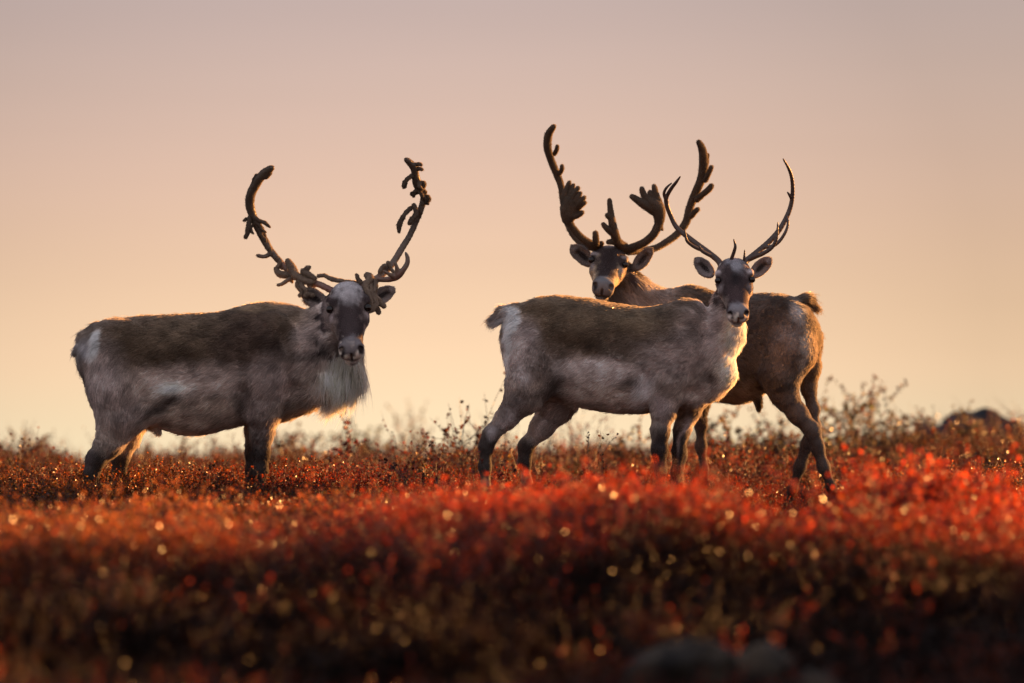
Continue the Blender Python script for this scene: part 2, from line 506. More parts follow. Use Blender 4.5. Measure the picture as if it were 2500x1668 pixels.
# ------------------------------------------------------------------ caribou
class Caribou:
    def __init__(self, name, label, base, sgn, ext, h=0.0062, gain=2.0):
        self.sgn = sgn                              # +1: faces right, -1: faces left
        lo = P(ext[0], ext[3], ext[4]); hi = P(ext[2], ext[1], ext[4])
        lo[1] = ext[4]; hi[1] = ext[5]
        self.F = Field([lo[0], ext[4], lo[2]], [hi[0], ext[5], hi[2]], h)
        self.anch = []                              # point, direction, radius, hair length
        self.layers = []
        self.hlayers = []
        self.root = bpy.data.objects.new(name, None)
        C.objects.link(self.root)
        self.root.empty_display_size = 0.2
        tag(self.root, label, 'caribou', 'caribou standing on the tundra')
        self.base = base; self.gain = gain
    def chain(self, pts, k=0.03, sq=1.0, hl=0.015, sub=False, anchor=True, rs=1.0):
        if len(pts) >= 8:                           # a leg: lean below the elbow or stifle, full at the joints
            q = []
            for (x_, y_, d_, r_) in pts:
                f = 1 - .20 * sstep(np.float64(60 - r_), 8, 34)
                q.append((x_, y_, d_, r_ * f))
            pts = q
        for (a, b) in zip(pts[:-1], pts[1:]):
            A = P(a[0], a[1], a[2]); B = P(b[0], b[1], b[2])
            ra, rb = R(a[3], a[2]) * rs, R(b[3], b[2]) * rs
            self.F.cone(A, B, ra, rb, k, sq, sub)
            if anchor:
                d = (B - A) / (np.linalg.norm(B - A) + 1e-9)
                for s in (0, .5, 1.0):
                    rr_ = ra + (rb - ra) * s
                self.anch.append((A + (B - A) * s, d, rr_, hl if rr_ > .09 or hl > .05 else max(hl * .45, .007) if rr_ < .065 else hl * .7))
    def torso(self, S, hl=0.026, e=2.12):
        y0 = S[len(S) // 2][4]
        rows = []
        for (x, top, bot, hd, y) in S:
            t_, b_ = P(x, top, y), P(x, bot, y)
            rows.append((t_[0], hd, t_[2], -b_[2], y))
            c = (t_ + b_) / 2; hh = (t_[2] - b_[2]) / 2
            for zz in (-.6, 0, .6):
                q = c + np.array([0, 0, zz * hh])
                self.anch.append((q, np.array([-self.sgn, 0, -.38 + .15 * zz]), hh * .6, hl))
        T = np.array([[1, 0, 0], [0, 1, 0], [0, 0, 1]], float)
        self.F.loft((0, 0, 0), T, rows, 0.03, e)
    def head(self, poll, nose_dx, L, tilt, wr=1.0, yd=0.0, roll=0.0):
        """poll: px, py, y;  L: length in photograph px;  tilt: how far the face points at the viewer"""
        y = poll[2]; Lm = R(L, y); th = math.radians(tilt)
        o = P(*poll)
        v = np.array([nose_dx / L, -math.sin(th), -math.cos(th)]); v /= np.linalg.norm(v)
        u = np.array([math.cos(roll), 0, -math.sin(roll)]); u = u - v * (u @ v); u /= np.linalg.norm(u)
        wv = np.cross(v, u)
        if wv[2] < 0: wv = -wv
        self.H = (o, np.array([v, u, wv]), Lm)
        S = [(-.06, .09, .04, .08), (0.0, .155, .115, .16), (.08, .20, .15, .20), (.17, .220, .165, .235), (.27, .228, .155, .26), (.36, .214, .135, .26),
             (.45, .190, .115, .245), (.54, .165, .100, .22), (.63, .147, .090, .195), (.72, .138, .088, .175), (.80, .143, .092, .170), (.87, .140, .088, .165),
             (.92, .118, .070, .14), (.955, .06, .03, .08)]
        S = [(a * Lm, b * Lm * wr, c * Lm, d * Lm, 0.0) for a, b, c, d in S]
        fr = self.H[1]
        self.F.loft(o, fr, S, 0.018, 2.25)
        hp = self.hp
        E = lambda c, r, k=.01, sub=False, ax=None: self.F.ell(hp(*c), fr if ax is None else ax, np.array(r) * Lm, k, sub)
        for s in (-1, 1):
            E((.25, s * .190 * wr, .080), (.080, .050, .045), .02)         # brow
            E((.345, s * .232 * wr, .062), (.050, .034, .038), .008, True)   # eye socket
            E((.42, s * .170 * wr, -.03), (.10, .05, .08), .02)             # cheek bone
            # nostril wing and the comma shaped nostril
            E((.865, s * .100 * wr, .030), (.055, .045, .052), .012)
            ax = fr.copy(); c_, s_ = math.cos(.6), math.sin(.6)
            ax = np.array([fr[0], fr[1] * c_ + s * fr[2] * s_, -s * fr[1] * s_ + fr[2] * c_])
            E((.925, s * .100 * wr, .028), (.050, .019, .044), .006, True, ax)
        E((.83, 0, .055), (.085, .100 * wr, .048), .015)                      # nose pad
        E((.845, 0, -.170), (.085, .085 * wr, .045), .010)                   # lower lip and chin
        E((.96, 0, -.118), (.075, .092 * wr, .011), .006, True)              # mouth
        E((.975, 0, -.05), (.035, .004, .040), .004, True)                  # groove of the upper lip
        for tt in np.linspace(-.02, 1, 12):
            for uu in (-.12, 0, .12):
                for ww in (-.1, .08):
                    self.anch.append((hp(tt, uu, ww), -v * 1.0 + u * uu * 2.2 + np.array([0, 0, -.1]), .06 * Lm + .02, 0.0075 if ww > 0 else .014))
    def hp(self, a, b, c):
        o, fr, Lm = self.H
        return o + (fr[0] * a + fr[1] * b + fr[2] * c) * Lm
    def ear(self, base, tip, width, y, yt=None, face=(0, -1, 0)):
        """a cupped leaf: ellipsoid minus a smaller one shifted towards the viewer"""
        yt = y if yt is None else yt
        A, B = P(base[0], base[1], y), P(tip[0], tip[1], yt)
        ax = (B - A); Ln = np.linalg.norm(ax); ax /= Ln
        f = np.array(face, float); f -= ax * (f @ ax); f /= np.linalg.norm(f)
        side = np.cross(ax, f)
        M = np.array([ax, side, f]); W = R(width, y)
        c = (A + B) / 2
        self.F.ell(c, M, (Ln * .54, W, W * .62), .012)
        self.F.ell(c + f * W * .55 + ax * Ln * .03, M, (Ln * .43, W * .74, W * .66), .006, True)
        self.F.cone(c + ax * Ln * .30, B + ax * Ln * .07, W * .42, .004, .012, 1.0)
        for s in (.1, .5, .9):
            self.anch.append((A + ax * Ln * s, ax, W * .8, .010))
        if not hasattr(self, 'ears'): self.ears = []
        self.ears.append((c, M, Ln, W))
    def colour(self, p):
        d = DIST + p[:, 1]
        px = 1250 + p[:, 0] / d * FPX; py = 834 + (CAM_Z - p[:, 2]) / d * FPX
        wx = (fbm(p, .14, 51, 4) - .5) * 44; wy = (fbm(p, .11, 61, 4) - .5) * 34
        col = np.tile(np.array(self.base, float), (len(p), 1))
        if hasattr(self, 'H'):
            o, fr, Lm = self.H
            q = ((p - o) @ fr.T) / Lm
            inhead = (q[:, 0] > -.12) & (q[:, 0] < 1.15) & (np.abs(q[:, 1]) < .34) & (q[:, 2] > -.30) & (q[:, 2] < .3)
        for L_ in self.layers:
            cx, cy, rx, ry, ang, c, soft = L_[:7]
            a = math.radians(ang); X = px + wx - cx; Y = py + wy - cy
            U = (X * math.cos(a) + Y * math.sin(a)) / rx; W_ = (-X * math.sin(a) + Y * math.cos(a)) / ry
            r = np.sqrt(U * U + W_ * W_)
            m = (1 - sstep(r, 1 - soft, 1 + soft * .8)) * (L_[7] if len(L_) > 7 else 1)
            col = col + (np.array(c) - col) * m[:, None]
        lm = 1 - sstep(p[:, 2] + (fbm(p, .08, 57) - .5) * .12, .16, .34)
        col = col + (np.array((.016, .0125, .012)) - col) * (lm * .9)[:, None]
        if hasattr(self, 'H'):
            nx = (fbm(p, .035, 71, 2) - .5)[:, None]
            for (a_, b_, c_, ra, rb, rc, colr, soft, sym) in self.hlayers:
                bb = np.abs(q[:, 1]) if sym else q[:, 1]
                r = np.sqrt(((q[:, 0] - a_) / ra) ** 2 + ((bb - b_) / rb) ** 2 + ((q[:, 2] - c_) / rc) ** 2) + nx[:, 0] * 1.2
                m = (1 - sstep(r, 1 - soft, 1 + soft * .6)) * inhead
                col = col + (np.array(colr) - col) * m[:, None]
        for (c, M, Ln, W) in getattr(self, 'ears', []):
            q2 = (p - c) @ M.T
            ins = (np.abs(q2[:, 0]) < Ln * .58) & (np.abs(q2[:, 1]) < W * 1.15) & (np.abs(q2[:, 2]) < W * .9)
            r = np.sqrt((q2[:, 0] / (Ln * .56)) ** 2 + (q2[:, 1] / (W * 1.05)) ** 2)
            rim = sstep(r, .72, 1.0)
            core = 1 - sstep(np.sqrt(((q2[:, 0] + Ln * .02) / (Ln * .30)) ** 2 + (q2[:, 1] / (W * .36)) ** 2), .5, 1.2)
            cc = np.array(self.ear_pale) * (1 - rim)[:, None] + np.array(self.ear_rim) * rim[:, None]
            cc = cc + (np.array((.018, .014, .015)) - cc) * core[:, None]
            col = np.where(ins[:, None], cc, col)
        return np.clip(np.clip(col, .002, 1) ** .90 * self.gain * np.array((1.03, 1.0, .93)), 0, .9)
    def dirlen(self, p):
        A = np.array([a[0] for a in self.anch]); Dn = np.array([a[1] for a in self.anch])
        rr = np.array([a[2] for a in self.anch]); hl = np.array([a[3] for a in self.anch])
        D = np.zeros((len(p), 3)); L = np.zeros(len(p))
        for i in range(0, len(p), 20000):
            q = p[i:i + 20000]
            d2 = ((q[:, None] - A[None]) ** 2).sum(2)
            w_ = np.exp(-d2 / (0.9 * rr + .012) ** 2 * 1.2) + 1e-12
            w_ /= w_.sum(1)[:, None]
            D[i:i + 20000] = w_ @ Dn; L[i:i + 20000] = w_ @ hl
        if hasattr(self, 'hairmod'): D, L = self.hairmod(p, D, L)
        return D, L
    def finish(self, strands, off=0.006, radius=0.0014, lift=.30):
        V, F = self.F.polygonise(off)
        V = relax(V, F, 2, .5)
        # broken, slightly lumpy coat
        n_, _a = face_frames(V, F)
        vn = np.zeros_like(V)
        for j in range(4): np.add.at(vn, F[:, j], n_)
        vn /= np.maximum(np.linalg.norm(vn, axis=1), 1e-9)[:, None]
        amp = .013
        if hasattr(self, 'H'):
            o, fr, Lm = self.H; q = ((V - o) @ fr.T) / Lm
            hd = (q[:, 0] > -.1) & (np.abs(q[:, 1]) < .33) & (q[:, 2] > -.2)
            amp = np.where(hd, .002, .013) * np.where(V[:, 2] < .42, .4, 1)
        sv = V * np.array([.55, .8, 1.0]) + np.array([0, 0, .25]) * V[:, :1] * self.sgn
        V = V + vn * ((fbm(sv, .055, 95, 3) - .5) * amp)[:, None]
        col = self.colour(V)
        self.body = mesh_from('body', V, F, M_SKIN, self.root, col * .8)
        dl = {}
        def df(p):
            D, L = self.dirlen(p); dl['L'] = L
            return D
        grow_fur('fur', V, F, strands, df, lambda p: dl['L'], self.colour, self.body, M_FUR, radius, lift,
                 dens=getattr(self, 'dens', None))
        return V, F
    def eyes(self, wr=1.0, which=(-1, 1)):
        o, fr, Lm = self.H
        for s in which:
            c = self.hp(.340, s * .199 * wr, .054)
            rr = .040 * Lm
            uv_sphere('eye', c, rr, M_EYE, self.root)

def uv_sphere(name, c, r, mat, parent, nu=24, nv=14):
    v = [(0, 0, 1)]; f = []
    for i in range(1, nv):
        for j in range(nu):
            a, b = math.pi * i / nv, 2 * math.pi * j / nu
            v.append((math.sin(a) * math.cos(b), math.sin(a) * math.sin(b), math.cos(a)))
    v.append((0, 0, -1))
    me = bpy.data.meshes.new(name)
    for j in range(nu):
        f.append((0, 1 + j, 1 + (j + 1) % nu))
        f.append((len(v) - 1, 1 + (nv - 2) * nu + (j + 1) % nu, 1 + (nv - 2) * nu + j))
    for i in range(nv - 2):
        for j in range(nu):
            a = 1 + i * nu + j; b = 1 + i * nu + (j + 1) % nu
            f.append((a, a + nu, b + nu, b))
    me.from_pydata([tuple(np.array(p) * r + c) for p in v], [], f)
    for p in me.polygons: p.use_smooth = True
    me.materials.append(mat)
    o = bpy.data.objects.new(name, me); C.objects.link(o); o.parent = parent
    return o

def ring(name, c, ax, a0, ra, rb, t, mat, parent, n=28, m=8):
    u = a0 - ax * (a0 @ ax); u /= np.linalg.norm(u); w_ = np.cross(ax, u)
    v = []; f = []
    for i in range(n):
        a = 2 * math.pi * i / n
        ctr = c + u * math.cos(a) * rb + w_ * math.sin(a) * ra
        rd = u * math.cos(a) + w_ * math.sin(a)
        for j in range(m):
            b = 2 * math.pi * j / m
            v.append(ctr + rd * math.cos(b) * t + ax * math.sin(b) * t)
    for i in range(n):
        for j in range(m):
            f.append((i * m + j, i * m + (j + 1) % m, ((i + 1) % n) * m + (j + 1) % m, ((i + 1) % n) * m + j))
    o = mesh_from(name, v, f, mat, parent)
    return o

# antlers: a union of tapered rods polygonised into one continuous mesh
def antler(chains, parent, mat, colf, name='antler', h=0.0035, k=0.012, off=0.0, fuzz=0, flen=.006, sq=1.0, lump=0.0, fdens=None):
    A = []
    for ch in chains:
        pts = [(P(a[0], a[1], a[2]), R(a[3], a[2])) for a in ch]
        # smooth the path
        n = len(pts); fine = []
        if n > 2:
            X = np.array([p[0] for p in pts]); r_ = np.array([p[1] for p in pts])
            for i in range(n - 1):
                p0, p1, p2, p3 = X[max(i-1, 0)], X[i], X[i+1], X[min(i+2, n-1)]
                for s in (0, .25, .5, .75):
                    q = .5 * ((2*p1) + (-p0+p2)*s + (2*p0-5*p1+4*p2-p3)*s*s + (-p0+3*p1-3*p2+p3)*s**3)
                    fine.append((q, r_[i] + (r_[i+1] - r_[i]) * s))
            fine.append((X[-1], r_[-1]))
        else: fine = pts
        A.append(fine)
    allp = np.array([p for ch in A for p, _ in ch]); mr_ = max(r for ch in A for _, r in ch)
    Fd = Field(allp.min(0) - mr_ - .02, allp.max(0) + mr_ + .02, h)
    for ch in A:
        for (a, ra), (b, rb) in zip(ch[:-1], ch[1:]):
            Fd.cone(a, b, ra, rb, k, sq)
    V, F = Fd.polygonise(off)
    V = relax(V, F, 1)
    if lump:
        n_, _a = face_frames(V, F)
        vn = np.zeros_like(V)
        for j in range(4): np.add.at(vn, F[:, j], n_)
        vn /= np.maximum(np.linalg.norm(vn, axis=1), 1e-9)[:, None]
        V = V + vn * ((fbm(V, .016, 81, 2) - .5) * lump)[:, None]
    o = mesh_from(name, V, F, mat, parent, colf(V))
    if fuzz:
        seg = [(ch[i][0], ch[i+1][0] - ch[i][0]) for ch in A for i in range(len(ch) - 1)]
        SP = np.array([s[0] for s in seg]); SD = np.array([s[1] / (np.linalg.norm(s[1]) + 1e-9) for s in seg])
        def df(p):
            D = np.zeros_like(p)
            for i in range(0, len(p), 20000):
                d2 = ((p[i:i+20000, None] - SP[None]) ** 2).sum(2)
                D[i:i+20000] = SD[d2.argmin(1)]
            return D
        grow_fur('velvet_fuzz', V, F, fuzz, df, lambda p: np.full(len(p), flen), lambda p: colf(p) * 1.15, o, M_VFUZZ, .0008, .7, .5, .2, 3, dens=fdens)
    return o

#@@ANIMALS
exec_parts = []
# ------------------------------------------------------------------ the bull on the left
DK = (.062, .043, .031); BR = (.105, .072, .050); BRW = (.135, .098, .070)
GR = (.22, .185, .175); PALE = (.38, .33, .32); WH = (.62, .60, .60); LEG = (.018, .0145, .014)

def bull_left():
    c = Caribou('caribou', 'bull caribou on the left with torn velvet hanging from its antlers', GR, +1, (150, 680, 1000, 1300, -.55, .42), gain=2.1)
    tag(c.root)
    c.torso([(192, 855, 900, .05, 0), (203, 820, 925, .12, 0), (220, 800, 955, .17, 0), (245, 788, 975, .21, 0), (290, 778, 1000, .24, 0), (340, 771, 1028, .26, 0),
             (400, 768, 1050, .27, 0), (453, 766, 1063, .28, 0), (502, 763, 1061, .28, 0), (550, 758, 1050, .27, 0), (600, 743, 1040, .25, 0),
             (652, 736, 1036, .23, 0), (700, 740, 1030, .21, 0), (740, 750, 1010, .19, 0), (775, 762, 975, .16, 0), (805, 790, 930, .11, 0)], hl=.031)
    # hind legs
    c.chain([(285, 870, -.11, 78), (285, 950, -.14, 70), (292, 1020, -.15, 54), (268, 1080, -.15, 38), (234, 1122, -.15, 29), (223, 1160, -.15, 22), (224, 1205, -.15, 18), (228, 1250, -.15, 17), (242, 1278, -.17, 15)], .05, hl=.028)
    c.chain([(330, 900, .10, 70), (330, 1000, .13, 52), (312, 1070, .13, 34), (294, 1118, .13, 26), (291, 1155, .13, 20), (293, 1200, .13, 16), (297, 1250, .13, 15), (310, 1278, .12, 13)], .05, hl=.022)
    c.chain([(380, 985, -.13, 44), (330, 1005, -.14, 46)], .05, hl=.03, anchor=False)
    # front legs
    c.chain([(670, 840, -.13, 62), (650, 930, -.15, 55), (642, 1000, -.14, 46), (639, 1060, -.13, 33), (637, 1105, -.13, 27), (636, 1150, -.13, 23), (635, 1195, -.13, 18), (634, 1240, -.13, 16), (642, 1270, -.15, 15)], .04, hl=.02)
    c.chain([(645, 990, .12, 36), (624, 1045, .13, 25), (619, 1105, .13, 20), (617, 1150, .13, 18), (616, 1195, .13, 14), (615, 1240, .13, 13), (622, 1268, .12, 13)], .04, hl=.014)
    c.chain([(700, 900, 0, 75), (735, 930, 0, 62), (745, 960, 0, 45)], .05, hl=.03, anchor=False)
    # neck and mane
    c.chain([(845, 735, -.02, 46), (815, 790, -.03, 58), (775, 850, -.02, 74), (745, 900, -.01, 72)], .06, hl=.045)
    c.chain([(852, 850, -.06, 34), (846, 900, -.06, 34), (832, 940, -.05, 34), (812, 968, -.05, 26)], .05, hl=.12)
    c.chain([(820, 860, -.08, 44), (800, 930, -.08, 40), (790, 962, -.07, 24)], .05, hl=.10)
    def E(px, py, y, rx, ry, rz, k=.05, sub=False): c.F.ell(P(px, py, y), np.eye(3), (rx, ry, rz), k, sub)
    E(668, 840, -.17, .13, .075, .19); E(300, 845, -.17, .15, .09, .16); E(275, 800, -.10, .09, .07, .05)
    E(420, 900, -.32, .17, .07, .13, .06, True); E(592, 985, -.27, .05, .09, .12, .04, True); E(735, 960, -.23, .11, .07, .06, .04, True); E(400, 1000, -.30, .10, .08, .06, .05, True)
    E(700, 800, -.25, .05, .04, .12, .05, True)
    # tail, sheath
    c.chain([(240, 803, 0, 20), (212, 826, 0, 20), (192, 858, 0, 14)], .02, hl=.06)
    c.chain([(372, 1035, -.02, 18), (388, 1056, -.02, 9)], .02, hl=.03)
    c.head((848, 704, -.06), 16, 232, 42, wr=1.0)
    c.ear((797, 745), (741, 712), 24, -.02, .02, (-.25, -1, .1))
    c.ear((905, 738), (964, 704), 22, -.02, .04, (.5, -1, .1))
    c.ear_pale = (.12, .10, .10); c.ear_rim = (.035, .028, .025)
    Ls = c.layers
    # colour of the coat and painted shade of its folds, photograph px: cx, cy, rx, ry, angle, colour, softness
    Ls += [(440, 828, 305, 100, -3, DK, .62), (520, 800, 260, 50, -4, (.085, .062, .045), .5), (620, 850, 95, 105, 15, (.055, .037, .030), .6),
           (640, 745, 60, 14, 0, (.20, .15, .10), .8, .6),
           (470, 925, 150, 38, -3, (.30, .25, .245), .6), (430, 950, 42, 26, 0, (.52, .48, .48), .8, .8),
           (600, 935, 50, 34, -20, (.26, .22, .22), .8, .7),
           (470, 1015, 140, 40, -4, (.24, .20, .185), .6),
           (606, 985, 20, 52, 8, (.016, .011, .010), .9, 1), (405, 985, 75, 16, -25, (.03, .022, .021), .9, .9), (735, 975, 80, 18, -28, (.03, .022, .02), .9, .9), (652, 905, 34, 60, 10, (.05, .036, .032), .9, .7), (735, 850, 14, 110, 14, (.08, .062, .058), .9, .8),  # shade of the elbow, flank and chest folds painted into the coat
           (250, 930, 52, 90, 8, (.24, .205, .21), .7), (300, 1000, 50, 50, 0, (.18, .15, .15), .7),
           (196, 935, 20, 70, -10, (.07, .055, .05), .8),
           (222, 1150, 50, 60, 0, LEG, .5), (300, 1160, 45, 70, 0, LEG, .5), (212, 1125, 16, 30, 0, (.035, .028, .03), .7),
           (630, 1150, 60, 120, 0, (.014, .011, .011), .45), (665, 940, 55, 70, 10, (.20, .165, .165), .8),
           (640, 1020, 30, 60, 4, (.13, .105, .105), .8),
           (700, 1000, 52, 26, -15, (.14, .115, .105), .7),
           (805, 850, 62, 130, 8, (.42, .37, .36), .6), (840, 930, 60, 90, 0, (.44, .39, .36), .7), (775, 810, 40, 80, 12, (.30, .255, .255), .7),
           (750, 880, 22, 90, 20, (.09, .072, .07), .9, .7), (735, 770, 40, 30, 0, (.17, .13, .105), .9, .8),
           (236, 838, 15, 38, 12, (.62, .62, .66), .6), (205, 850, 26, 26, 30, (.22, .22, .25), .8), (185, 870, 16, 20, 30, (.10, .09, .09), .8),
           (228, 1270, 60, 40, 0, (.02, .016, .016), .5), (300, 1275, 50, 40, 0, (.02, .016, .016), .5), (630, 1265, 50, 30, 0, (.02, .016, .016), .5)]
    Hd = c.hlayers
    FD = (.019, .0135, .015)
    Hd += [(.40, 0, .10, .62, .40, .60, FD, .25, True),
           (.45, 0, .12, .5, .09, .2, (.026, .019, .021), .6, True),
           (.30, .17, -.05, .26, .10, .14, (.11, .085, .085), .6, True),
           (.55, .15, -.14, .30, .08, .14, (.16, .125, .12), .7, True),
           (.02, 0, .16, .22, .17, .16, (.27, .26, .29), 1.0, False), (.20, 0, .16, .13, .09, .12, (.26, .25, .28), 1.2, False),
           (.34, .21, .06, .07, .05, .07, (.02, .015, .016), .5, True), (.43, .20, .03, .05, .04, .05, (.16, .13, .14), .7, True),
           (.85, 0, .06, .10, .13, .09, (.10, .092, .105), .8, True), (.92, .100, .028, .06, .032, .055, (.008, .006, .007), .5, True),
           (.94, 0, -.08, .07, .12, .04, (.11, .095, .10), .7, True), (.86, 0, -.18, .11, .10, .05, (.16, .14, .145), .6, True),
           (.94, 0, -.118, .10, .095, .020, (.008, .006, .007), .4, True)]
    def hm(p, D, L):
        px = 1250 + p[:, 0] / (DIST + p[:, 1]) * FPX; py = 834 + (CAM_Z - p[:, 2]) / (DIST + p[:, 1]) * FPX
        m = sstep(px, 745, 800) * sstep(py, 830, 900)
        o, fr, Lm = c.H; q = ((p - o) @ fr.T) / Lm
        head = (q[:, 0] > -.1) & (q[:, 0] < 1.1) & (np.abs(q[:, 1]) < .3) & (q[:, 2] > -.16)
        m = m * (1 - head)
        D = D * (1 - m)[:, None] + m[:, None] * np.array([0.02, -.05, -1.0])
        L = L * (1 - .55 * m + 1.5 * m * fbm(p * np.array([1, 1, .3]), .03, 91, 2))
        L = np.where(head, np.minimum(L, .010), L)
        L = np.where((q[:, 0] > .78) & head, .004, L)
        return D, L
    c.hairmod = hm
    c.dens = lambda p: 1 + .8 * (p[:, 2] > .9)
    c.finish(170000)
    c.eyes()
    # antlers
    def velv(p):
        n = fbm(p, .03, 5)[:, None]
        lo = 1 - sstep(p[:, 2], 1.40, 1.75)[:, None]
        return (np.array((.045, .033, .026)) * (1 - n) * 1.6 + np.array((.15, .11, .08)) * n * .8) * (1 + 1.1 * lo)
    def bare(p):
        n = fbm(p, .02, 6)[:, None]
        hi = sstep(p[:, 2], 1.25, 1.75)[:, None]
        b = np.array((.16, .040, .028)) * (1 - n) + np.array((.26, .13, .11)) * n
        vv = velv(p)
        mm = np.clip(sstep(fbm(p, .06, 8), .42, .56)[:, None] * .3 + hi, 0, 1)
        return b * (1 - mm) + vv * mm
    a1 = antler([[(815, 712, -.04, 7.6), (780, 695, .02, 6.8), (741, 683, .08, 6.8), (715, 668, .13, 6.8), (692, 648, .16, 6.8), (665, 618, .19, 6.8), (646, 587, .20, 7.6), (630, 557, .20, 7.6),
                  (617, 526, .19, 8.3), (610, 500, .17, 9.5), (613, 474, .14, 9.5), (627, 446, .10, 9.5), (646, 423, .05, 9.5), (664, 410, .0, 6)],
                 [(650, 430, .05, 7.6), (659, 424, .03, 5.3)],
                 [(657, 622, .19, 3.8), (644, 627, .17, 3), (629, 624, .16, 3)]], c.root, M_BONE, bare, fuzz=6000, flen=.007, lump=.004, fdens=lambda p: .12 + sstep(p[:, 2], 1.45, 1.72))
    for ch, r in ([[(703, 637, .10, 6.5), (713, 655, .08, 9.4), (722, 672, .06, 8.6), (740, 684, .04, 7.9), (764, 688, .02, 6.5)], 1],
                  [[(672, 655, .16, 2.9), (682, 668, .14, 6.5), (700, 672, .12, 7.2), (716, 670, .10, 5.8)], 1],
                  [[(755, 652, .04, 4.3), (740, 664, .05, 5), (752, 670, .03, 5.8), (768, 680, .02, 5)], 1],
                  [[(776, 675, .0, 2.9), (792, 673, .0, 3.6), (812, 682, -.02, 4.3), (838, 687, -.03, 4.3), (868, 691, -.03, 3.6), (884, 693, -.03, 3.6)], 1],
                  [[(733, 690, .04, 5.8), (738, 702, .02, 4.3), (748, 710, .0, 4.3), (745, 722, -.01, 2.9), (758, 718, -.01, 2.9), (765, 722, -.02, 3)], 1],
                  [[(728, 686, .04, 4.3), (727, 700, .03, 3.6), (738, 712, .01, 2.9), (732, 722, .0, 3)], 1],
                  [[(609, 530, .18, 3.6), (608, 545, .16, 4.3), (607, 560, .15, 5), (600, 580, .15, 3.6)], 1],
                  [[(607, 532, .18, 2.9), (597, 538, .17, 2.9)], 0], [[(608, 558, .15, 3.6), (617, 569, .14, 3)], 0],
                  [[(627, 428, .09, 3.6), (622, 441, .10, 4.3), (617, 452, .11, 3)], 1]):
        antler([ch], a1, M_VELVET, velv, 'hanging_velvet', fuzz=900 if r else 300, flen=.008, lump=.008)
    a2 = antler([[(885, 700, -.05, 8.8), (902, 688, -.02, 7.9), (919, 681, .02, 7), (940, 664, .06, 7), (960, 641, .10, 7), (979, 610, .13, 7), (1002, 572, .16, 6.2), (1017, 537, .17, 6.2),
                  (1030, 503, .16, 6.2), (1034, 480, .15, 6.2), (1024, 457, .13, 7), (1016, 432, .10, 7), (1009, 407, .06, 7.9), (992, 390, .02, 5.3)],
                 [(922, 682, .02, 5.3), (940, 683, -.04, 5.3), (958, 680, -.08, 6.2), (972, 672, -.10, 7.9), (984, 660, -.12, 5.3), (994, 644, -.12, 4.4), (995, 630, -.12, 3.5), (990, 617, -.12, 1.5)],
                 [(972, 672, -.10, 6.2), (969, 655, -.12, 3.5), (964, 639, -.13, 1.5)],
                 [(968, 677, -.09, 5.3), (952, 671, -.12, 3.5), (936, 661, -.14, 1.5)]], c.root, M_BONE, bare, fuzz=3500, flen=.006, lump=.003, fdens=lambda p: .06 + sstep(p[:, 2], 1.65, 1.85))
    for ch, r in ([[(896, 672, -.06, 7.2), (904, 680, -.08, 7.9), (893, 700, -.11, 6.5), (900, 720, -.13, 5.8), (907, 742, -.14, 5), (908, 758, -.15, 3.6)], 1],
                  [[(912, 682, -.06, 5.8), (916, 700, -.09, 5.8), (912, 718, -.11, 5), (925, 733, -.11, 5), (932, 745, -.11, 3.6), (938, 747, -.11, 3.6)], 1],
                  [[(905, 690, -.08, 5.8), (906, 712, -.12, 4.3), (918, 740, -.13, 5.8), (912, 752, -.14, 6.5), (903, 762, -.15, 2.9)], 1],
                  [[(915, 748, -.13, 2.9), (922, 756, -.12, 4.3), (925, 765, -.12, 3)], 1],
                  [[(870, 670, -.04, 2.5), (875, 682, -.05, 2.9), (882, 692, -.06, 3.6)], 1],
                  [[(1005, 507, .14, 4.3), (995, 515, .11, 3.6), (984, 530, .09, 4.3), (975, 548, .09, 5), (974, 566, .09, 2.9)], 1],
                  [[(1010, 500, .13, 4.3), (1016, 520, .11, 4.3), (1006, 536, .10, 5), (1000, 546, .10, 3.6)], 1],
                  [[(1008, 428, .08, 4.3), (996, 436, .05, 3.6), (988, 448, .04, 3.6), (987, 457, .04, 3)], 1],
                  [[(1018, 470, .12, 5), (1006, 473, .10, 4.3)], 1], [[(1024, 450, .11, 6.5), (1034, 448, .10, 3.6), (1034, 456, .10, 3)], 1],
                  [[(1036, 478, .14, 3.6), (1046, 484, .13, 4.3), (1042, 494, .13, 3)], 1], [[(1012, 405, .06, 4.3), (1022, 400, .05, 3), (1030, 404, .05, 1.5)], 0],
                  [[(1012, 415, .07, 5), (1024, 412, .06, 3), (1032, 416, .05, 1.5)], 0],
                  [[(1014, 425, .09, 7.2), (1016, 445, .10, 6.5), (1020, 460, .11, 5.8)], 1]):
        antler([ch], a2, M_VELVET, velv, 'hanging_velvet', fuzz=900 if r else 200, flen=.007, lump=.008)
    rr = np.random.default_rng(44)
    for par, path, cnt in ((a1, [(780, 695, .02), (741, 683, .08), (715, 668, .13), (692, 648, .16), (665, 618, .19), (646, 587, .20), (630, 557, .20), (612, 500, .17), (613, 474, .14), (627, 446, .10)], 16),
                      (a2, [(902, 688, -.04), (919, 681, .0), (1017, 537, .17), (1030, 503, .16), (1034, 480, .15), (1024, 457, .13), (1016, 432, .10), (1009, 407, .06)], 14)):
        for k in range(cnt):
            i = rr.integers(0, len(path) - 1); t = rr.random(); a = np.array(path[i]) * (1 - t) + np.array(path[i + 1]) * t
            n = rr.integers(3, 5); q = [(a[0], a[1], a[2] - .015, 3.2 + 2.2 * rr.random())]; dx = rr.normal() * 5
            for m in range(n):
                q.append((q[-1][0] + dx + rr.normal() * 3, q[-1][1] + 3 + 7 * rr.random(), q[-1][2] + rr.normal() * .008, max(1.4, q[-1][3] * (.65 + .3 * rr.random()))))
            antler([q], par, M_VELVET, velv, 'hanging_velvet', fuzz=160, flen=.006, lump=.004, h=.003)
    return c

